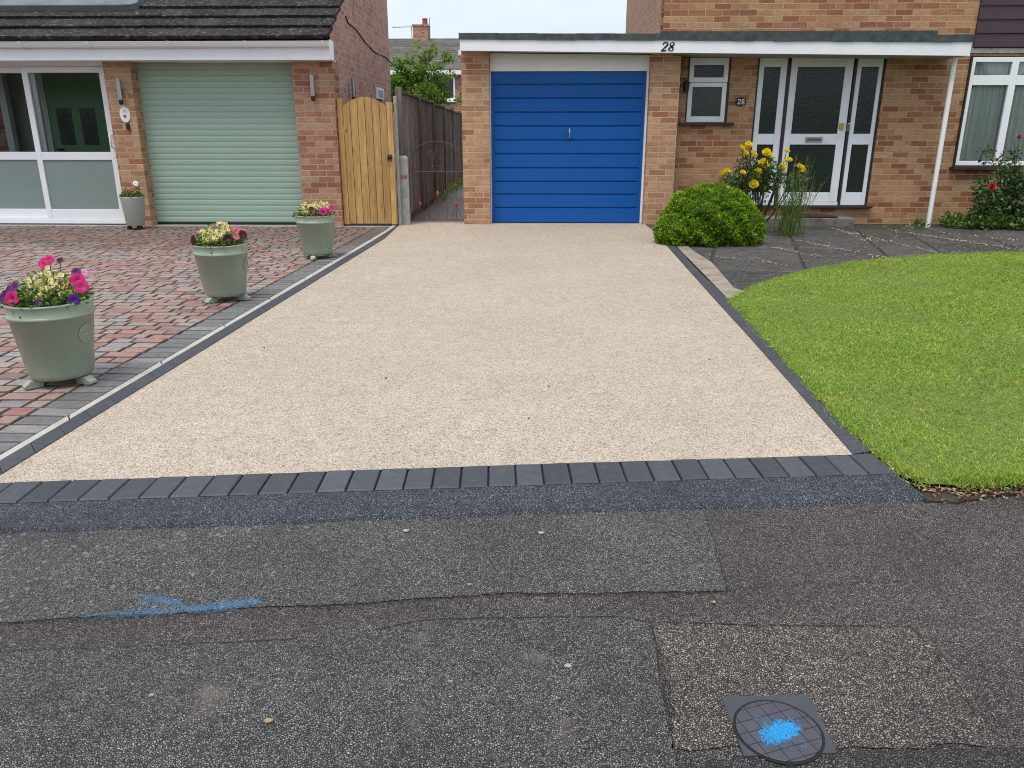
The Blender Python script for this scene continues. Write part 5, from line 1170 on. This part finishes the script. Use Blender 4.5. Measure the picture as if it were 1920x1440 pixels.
# yellow rose bush
m_roseleaf = M_leaf('rose_leaves', [(0,(.025,.06,.018)),(.5,(.065,.13,.032)),(1,(.15,.24,.07))], trans=.25, vs=6, rough=.4, spec=.5)
m_rose = M_leaf('yellow_rose_petal', [(0,(.74,.52,.008)),(.5,(.84,.68,.015)),(1,(.86,.76,.06))], trans=.3, vs=30, var=.12)
def rose_mesh(rad):
    mb = MB()
    for ring, (n, r0, h0, fl) in enumerate(((3,.20,.80,-.10),(4,.36,.74,-.04),(5,.54,.64,.05),(5,.68,.52,.12),(6,.76,.36,.16))):
        for k in range(n):
            a0 = 2*math.pi*(k+ring*.41)/n; hw = 1.25*math.pi/n; vs = []; j_ = random.uniform(.92,1.08)
            for i in range(5):
                v = i/4
                for j in range(5):
                    q = (j/2-1); a = a0+q*hw*(1-.25*v*v*0); edge = 1-.16*abs(q)**2.5*v
                    rr = (r0*math.sin(min(1, v*1.15)*math.pi/2)**.8+fl*v**3)*j_*(1-.06*abs(q)); zz = (-.25+h0*v*edge+.18*(v > .7)*0)*1.0
                    if v > .9: rr += .05*(1-abs(q)); zz -= .03*(1-abs(q))*(ring > 1)
                    vs.append((rad*rr*math.cos(a), rad*rr*math.sin(a), rad*zz))
            mb.add(vs, [(i*5+j, i*5+j+1, i*5+j+6, i*5+j+5) for i in range(4) for j in range(4)], min(1,max(0,.75-ring*.12+random.uniform(-.2,.2))), True)
    return mb
RB = thing('rose_bush', 'yellow rose bush in bloom behind the box shrub', 'rose bush', (2.93,10.35,0))
RO = [(1404,271,.045),(1391,277,.042),(1397,287,.058),(1413,288,.05),(1437,285,.05),(1443,290,.042),(1432,306,.066),(1353,326,.045),(1363,321,.04),(1408,317,.05),(1422,320,.044),(1467,313,.05),(1478,300,.048),(1475,283,.036),(1501,314,.058),(1506,321,.036),(1413,345,.058),(1420,331,.042),(1393,323,.034)]
base = Vector((2.93,10.35,0)); tops = []
stm = MB()
for (x, y, r_) in RO:
    q = Vector(Q(x, y, 10.28+random.uniform(-.15,.15))); tops.append(q)
    a_ = base+Vector((random.gauss(0,.02),random.gauss(0,.02),.02)); k = base+Vector(((q.x-base.x)*.35,(q.y-base.y)*.4,.26+random.uniform(-.04,.1)))
    stm.tube([a_, k, k.lerp(q,.55)+Vector((random.gauss(0,.02),0,.01)), q], [.012,.009,.006,.0035], 6)
stm.build('stems', m_bark, RB)
rm = None
for i, (q, (x, y, r_)) in enumerate(zip(tops, RO)):
    mb = rose_mesh(1.0)
    o = mb.build('rose_bloom', m_rose, RB, org=(0,0,0)) if rm is None else bpy.data.objects.new('rose_bloom', rm)
    if rm is None: rm = o.data
    else: COL.objects.link(o); o.parent = RB
    o.location = q-base; o.scale = (r_*1.2,)*3
    o.rotation_euler = Vector((random.gauss(0,.45),-.75+random.gauss(0,.35),.75)).to_track_quat('Z','Y').to_euler()
P_, D_ = [], []
for (x, y, r_, cnt) in ((1400,320,26,330),(1430,335,30,420),(1395,345,26,260),(1455,335,24,260),(1375,345,22,200),(1425,355,30,260),(1490,330,18,110),(1365,335,12,70),(1440,312,20,160),(1400,300,14,70)):
    r = r_/FPX*10.2; a_, b_ = ball(cnt, Q(x, y, 10.32), (r, .26, r*.85), .15); P_.append(a_); D_.append(b_+rng.normal(size=b_.shape)*.7+np.array([0,-.2,.1]))
P_ = np.concatenate(P_); D_ = np.concatenate(D_); s_ = rng.uniform(.03,.06,len(P_)); leaf_mesh('foliage', m_roseleaf, P_, D_, s_, s_*.55, RB, droop=.1)
# tall seed-heads beside it
m_herb = M_leaf('tall_stems', [(0,(.07,.14,.025)),(.5,(.13,.22,.04)),(.8,(.24,.22,.08)),(1,(.33,.20,.09))], trans=.2, vs=8)
HB = thing('tall_grass_plant', 'wispy tall grassy plant with brown tips beside the yellow rose', 'plant', (3.25,10.15,0))
st = MB(); P_, D_ = [], []
for k in range(75):
    b0 = Vector((3.25+random.gauss(0,.10),10.15+random.gauss(0,.09),0)); h = random.uniform(.40,1.0); tp_ = b0+Vector((random.gauss(.06,.11),random.gauss(0,.08),h)); md = b0.lerp(tp_,.5)+Vector((random.gauss(0,.015),0,0))
    st.tube([b0, md, tp_], [.0042,.0032,.0018], 4, r=random.uniform(.1,.7))
    for j in range(12):
        f = random.uniform(.08,1); q = b0.lerp(tp_, f); P_.append(q); D_.append((random.gauss(0,.6),random.gauss(0,.6),.9 if f < .7 else .5))
st.build('stems', m_herb, HB); n = len(P_); s_ = rng.uniform(.02,.06,n); zz = np.array([p_[2] for p_ in P_])
leaf_mesh('foliage', m_herb, np.array(P_), np.array(D_), s_, s_*.22, HB, rnd=np.clip(.05+zz*1.1+rng.normal(0,.18,n),0,1))
# red rose on the right
RR_ = thing('rose_bush', 'dark leafed rose bush with red bloom under the right window', 'rose bush', (6.55,11.05,0))
P_, D_ = [], []
for (x, y, r_, cnt) in ((1862,385,38,620),(1900,370,40,720),(1850,350,24,240),(1890,325,26,240),(1915,340,30,340),(1850,290,14,40),(1872,305,16,60),(1900,290,16,60),(1925,395,34,420),(1840,400,20,160)):
    r = r_/FPX*10.9; a_, b_ = ball(cnt, Q(x, y, 11.05), (r, .24, r*.85), .15); P_.append(a_); D_.append(b_+rng.normal(size=b_.shape)*.7)
P_ = np.concatenate(P_); D_ = np.concatenate(D_); s_ = rng.uniform(.035,.075,len(P_)); leaf_mesh('foliage', m_roseleaf, P_, D_, s_, s_*.6, RR_, droop=.15)
st = MB(); base = Vector((6.55,11.05,0))
for (x, y) in ((1850,268),(1872,300),(1903,262),(1862,350),(1890,330),(1920,320),(1912,262)):
    q = Vector(Q(x, y, 11.05)); st.tube([base+Vector((random.gauss(0,.05),0,0)), base.lerp(q,.5)+Vector((random.gauss(0,.03),0,.05)), q], [.010,.007,.003], 6)
st.build('stems', m_bark, RR_)
for (x, y, r_) in ((1860,350,.058),(1911,257,.036),(1868,300,.02)):
    q = Vector(Q(x, y, 10.82 if y > 300 else 11.03)); o = bpy.data.objects.new('rose_bloom', rm.copy()); o.data.materials.clear(); o.data.materials.append(m_sal if 0 else m_red_f); COL.objects.link(o); o.parent = RR_
    o.location = q-base; o.scale = (r_,)*3; o.rotation_euler = Vector((-.2,-.8,.6)).to_track_quat('Z','Y').to_euler()
n = 3800; P_ = np.stack([rng.uniform(5.75,8.6,n), rng.uniform(10.45,11.5,n), rng.uniform(0,.13,n)],1); k = (P_[:,1] > 10.95-.28*np.minimum(P_[:,0]-5.75,1.6)+.06*np.sin(P_[:,0]*9)); P_ = P_[k]; n = len(P_)
stuff(leaf_mesh('ground_cover', M_leaf('ground_cover_leaves', [(0,(.04,.09,.015)),(.5,(.09,.19,.025)),(1,(.16,.27,.04))], trans=.3, vs=5), P_, rng.normal(size=(n,3))*.8+np.array([0,-.3,.5]), rng.uniform(.05,.1,n), .04), 'low green ground cover spreading under the red rose', 'ground cover')
P_ = np.concatenate([np.array([[5.30+random.gauss(0,.06),11.0+random.gauss(0,.04),random.uniform(0,.08)] for _ in range(50)])])
WD = thing('weed', 'small green weed in the path beside the porch post', 'weed', (5.30,11.0,0)); leaf_mesh('leaves', m_bed, P_, rng.normal(size=(50,3))+np.array([0,0,.5]), .08, .025, WD)

# ================================================================== PAVEMENT FITTINGS
c0 = G(1459,1370,ZP+.008); mx, my = c0[0], c0[1]
CV = thing('access_cover', 'square iron pavement cover with round gridded lid and blue paint', 'cover', (mx,my,ZP))
m_iron = M('cast_iron', (.055,.060,.070), .5, .12, 20, .2, 120, .001, spec=.4)
q = [G(x, y, ZP+.008)[:2] for x, y in ((1353,1306),(1516,1302),(1570,1411),(1395,1417))]
mb = MB(); mb.slab(q, ZP-.02, ZP+.008); mb.build('frame', m_iron, CV)
rl = .0985
mb = MB(); mb.lathe([(rl+.0015,.0075),(rl+.0015,.0088),(rl-.0045,.0088),(rl-.0045,.006)], (mx,my,ZP), 56); mb.build('seal_ring', m_gap, CV)
m, t, p, o = nt('gridded_lid'); pos = N(t, 'ShaderNodeNewGeometry').outputs['Position']; mp = N(t, 'ShaderNodeMapping'); mp.inputs['Rotation'].default_value = (0,0,R(-20)); t.links.new(pos, mp.inputs['Vector'])
b = N(t, 'ShaderNodeTexBrick'); t.links.new(mp.outputs['Vector'], b.inputs['Vector'])
for k, v in (('Scale',1),('Mortar Size',.0011),('Mortar Smooth',.2),('Brick Width',.037),('Row Height',.033)): b.inputs[k].default_value = v
b.offset = 0.0; b.inputs['Color1'].default_value = (.066,.067,.080,1); b.inputs['Color2'].default_value = (.054,.056,.068,1); b.inputs['Mortar'].default_value = (.012,.012,.013,1)
c = mix(t, 1.0, b.outputs['Color'], ramp(t, noise(t, 25, 4), [(.3,.85),(.7,1.15)]), 'MULTIPLY'); sat_out(t, p, c); p.inputs['Roughness'].default_value = .5
bump(t, math_(t, 'SUBTRACT', 1.0, b.outputs['Fac']), p, .8, .002)
mb = MB(); mb.lathe([(0,.0112),(rl-.0062,.0112),(rl-.005,.0105),(rl-.0048,.004)], (mx,my,ZP), 56, smooth=False); ld = mb.build('lid', m, CV)
def spray_sheet(name, rows, z, mat, parent=None, **kw):      # rows of (x,y,density)
    mb = MB(); nr, nc = len(rows), len(rows[0]); vs = [(p_[0],p_[1],z) for r_ in rows for p_ in r_]
    mb.add(vs, [(i*nc+j, i*nc+j+1, (i+1)*nc+j+1, (i+1)*nc+j) for i in range(nr-1) for j in range(nc-1)]); o = mb.build(name, mat, parent, **kw)
    a = o.data.attributes.new('dens','FLOAT','POINT'); a.data.foreach_set('value', np.array([p_[2] for r_ in rows for p_ in r_], dtype=np.float32)); return o
bc = G(1462,1372,ZP+.012); g = 24; rows = []
for i in range(g):
    rr_ = []
    for j in range(g):
        u, v = (j/(g-1)-.5)*2, (i/(g-1)-.5)*2; ca_, sa_ = math.cos(R(-35)), math.sin(R(-35)); X, Yv = bc[0]+.055*u, bc[1]+.05*v
        ur = u*ca_-v*sa_; vr = u*sa_+v*ca_; dd = math.hypot(ur/.95, vr/.55); rr_.append((X, Yv, max(0, min(1, 1.25-dd*.95))))
    rows.append(rr_)
spray_sheet('paint_mark', rows, ZP+.0120, M_spray('bright_blue_spray', (.03,.31,.66), .02, .42, 60, .95), ld)
# blue arrow-like line sprayed on the tarmac
mb = None; PTS = [(120,1150,.35),(200,1150,.6),(260,1132,.25),(250,1152,.75),(320,1146,.55),(345,1142,1.0)]
def spray_line(pts, wpx, name_mat):
    rows = []; P3 = []
    for i in range(len(pts)-1):
        for k in range(12):
            f = k/12; P3.append([pts[i][m_]+(pts[i+1][m_]-pts[i][m_])*f for m_ in range(3)])
    for (x, y, dn) in P3:
        rr_ = []
        for j in range(9):
            u = (j/8-.5)*2; q = G(x+2*u, y+wpx*u*(1+.2*math.sin(x*.05)), ZP+.0068); rr_.append((q[0], q[1], max(0, dn*(1-abs(u)**1.6*.95))))
        rows.append(rr_)
    return rows
m_sp = M_spray('worn_blue_spray', (.09,.27,.47), .38, .95, 40, .62)
SP = thing('spray_mark', 'worn blue spray paint line across the grey tarmac', 'paint mark', G(310,1140,ZP+.006))
spray_sheet('stroke', spray_line([(262,1122,.75),(310,1126,.85),(335,1130,.9),(352,1143,1.0),(400,1138,.85),(450,1131,.95),(478,1127,1.0),(492,1127,.6)], 15, 0), ZP+.0068, m_sp, SP)
spray_sheet('stroke', spray_line([(100,1157,.3),(160,1155,.55),(230,1152,.75),(290,1148,.8),(348,1144,.8)], 14, 0), ZP+.0074, m_sp, SP)
spray_sheet('stroke', spray_line([(118,1148,.2),(150,1134,.5),(175,1136,.45)], 14, 0), ZP+.0080, m_sp, SP)
# a few loose stones
m_peb = M('pale_pebble', (.36,.32,.26), .8, .2, 40, .3, 80); m_peb2 = M('tan_pebble', (.36,.24,.13), .8, .2, 40, .3, 80)
for (x, y, r_, mt_, lb) in ((503,1352,.0105,m_peb2,'tan pebble on the lower grey tarmac, left of centre'),(880,1096,.0085,m_peb2,'orange tan pebble above the brown tarmac band'),(1064,1249,.0105,m_peb,'round tan pebble left of the gravelly patch'),(284,1303,.007,m_peb,'pale pebble on the lower tarmac at the left'),
                            (1338,1129,.008,m_peb2,'tan pebble on the brown band below the patch corner'),(1014,1000,.012,m_peb,'white flat stone on the tarmac below the ramp'),(761,996,.012,m_peb,'white stone lying against the foot of the black ramp'),(845,1277,.005,m_peb,'tiny white pebble in the middle of the lower tarmac'),(1740,1212,.007,m_peb2,'orange pebble at the right edge of the gravelly patch')):
    r_ *= .78; q = G(x, y, ZP+.006); mb = MB(); n = 10; seedv = random.random()
    vs = []
    for i in range(7):
        e = R(-90+30*i)
        for j in range(n):
            a = 2*math.pi*j/n; k = 1+.15*math.sin(3*a+seedv*9)+.1*math.cos(2*e+a); vs.append((q[0]+r_*k*math.cos(a)*math.cos(e)*1.25, q[1]+r_*k*math.sin(a)*math.cos(e), ZP+.004+r_*.45+r_*.5*math.sin(e)))
    mb.add(vs, [(i*n+j, i*n+(j+1)%n, (i+1)*n+(j+1)%n, (i+1)*n+j) for i in range(6) for j in range(n)], .5, True)
    tag(mb.build('pebble', mt_, None, (q[0],q[1],ZP+.004)), lb, 'pebble', 'loose pebbles on the tarmac')

# ================================================================== ACROSS THE STREET (unseen, added for the window glass to mirror and to trim low sky light)
HG = MB(); nx, nz = 90, 14
vs = []
for i in range(nx+1):
    for j in range(nz+1):
        x = -26+52*i/nx; z = 3.9*j/nz; vs.append((x, -13+.35*math.sin(x*1.3+z)+.3*math.sin(x*.47)*math.cos(z*1.7)+random.uniform(-.15,.15)-.25*(j/nz)**3, z+(.45*math.sin(x*.8)+.3*math.sin(x*2.1))*(j/nz)**2))
HG.add(vs, [(i*(nz+1)+j, i*(nz+1)+j+1, (i+1)*(nz+1)+j+1, (i+1)*(nz+1)+j) for i in range(nx) for j in range(nz)])
tops = [vs[i*(nz+1)+nz] for i in range(nx+1)]; backs = [(p[0], -15.2, p[2]-.1) for p in tops]; bots = [(p[0], -15.2, 0) for p in tops]
n_ = nx+1; HG.add(tops+backs+bots, [(i, n_+i, n_+i+1, i+1) for i in range(nx)]+[(n_+i, 2*n_+i, 2*n_+i+1, n_+i+1) for i in range(nx)])
HG.build('unseen_hedge', M('unseen_hedge_leaves', (.035,.06,.015), .9, .5, 5, .8, 14, .1), None, (0,-14,0)); hg = bpy.data.objects['unseen_hedge']; tag(hg, 'unseen tall dark greenery added across the street for window reflections and less low sky light', 'unseen_hedge')
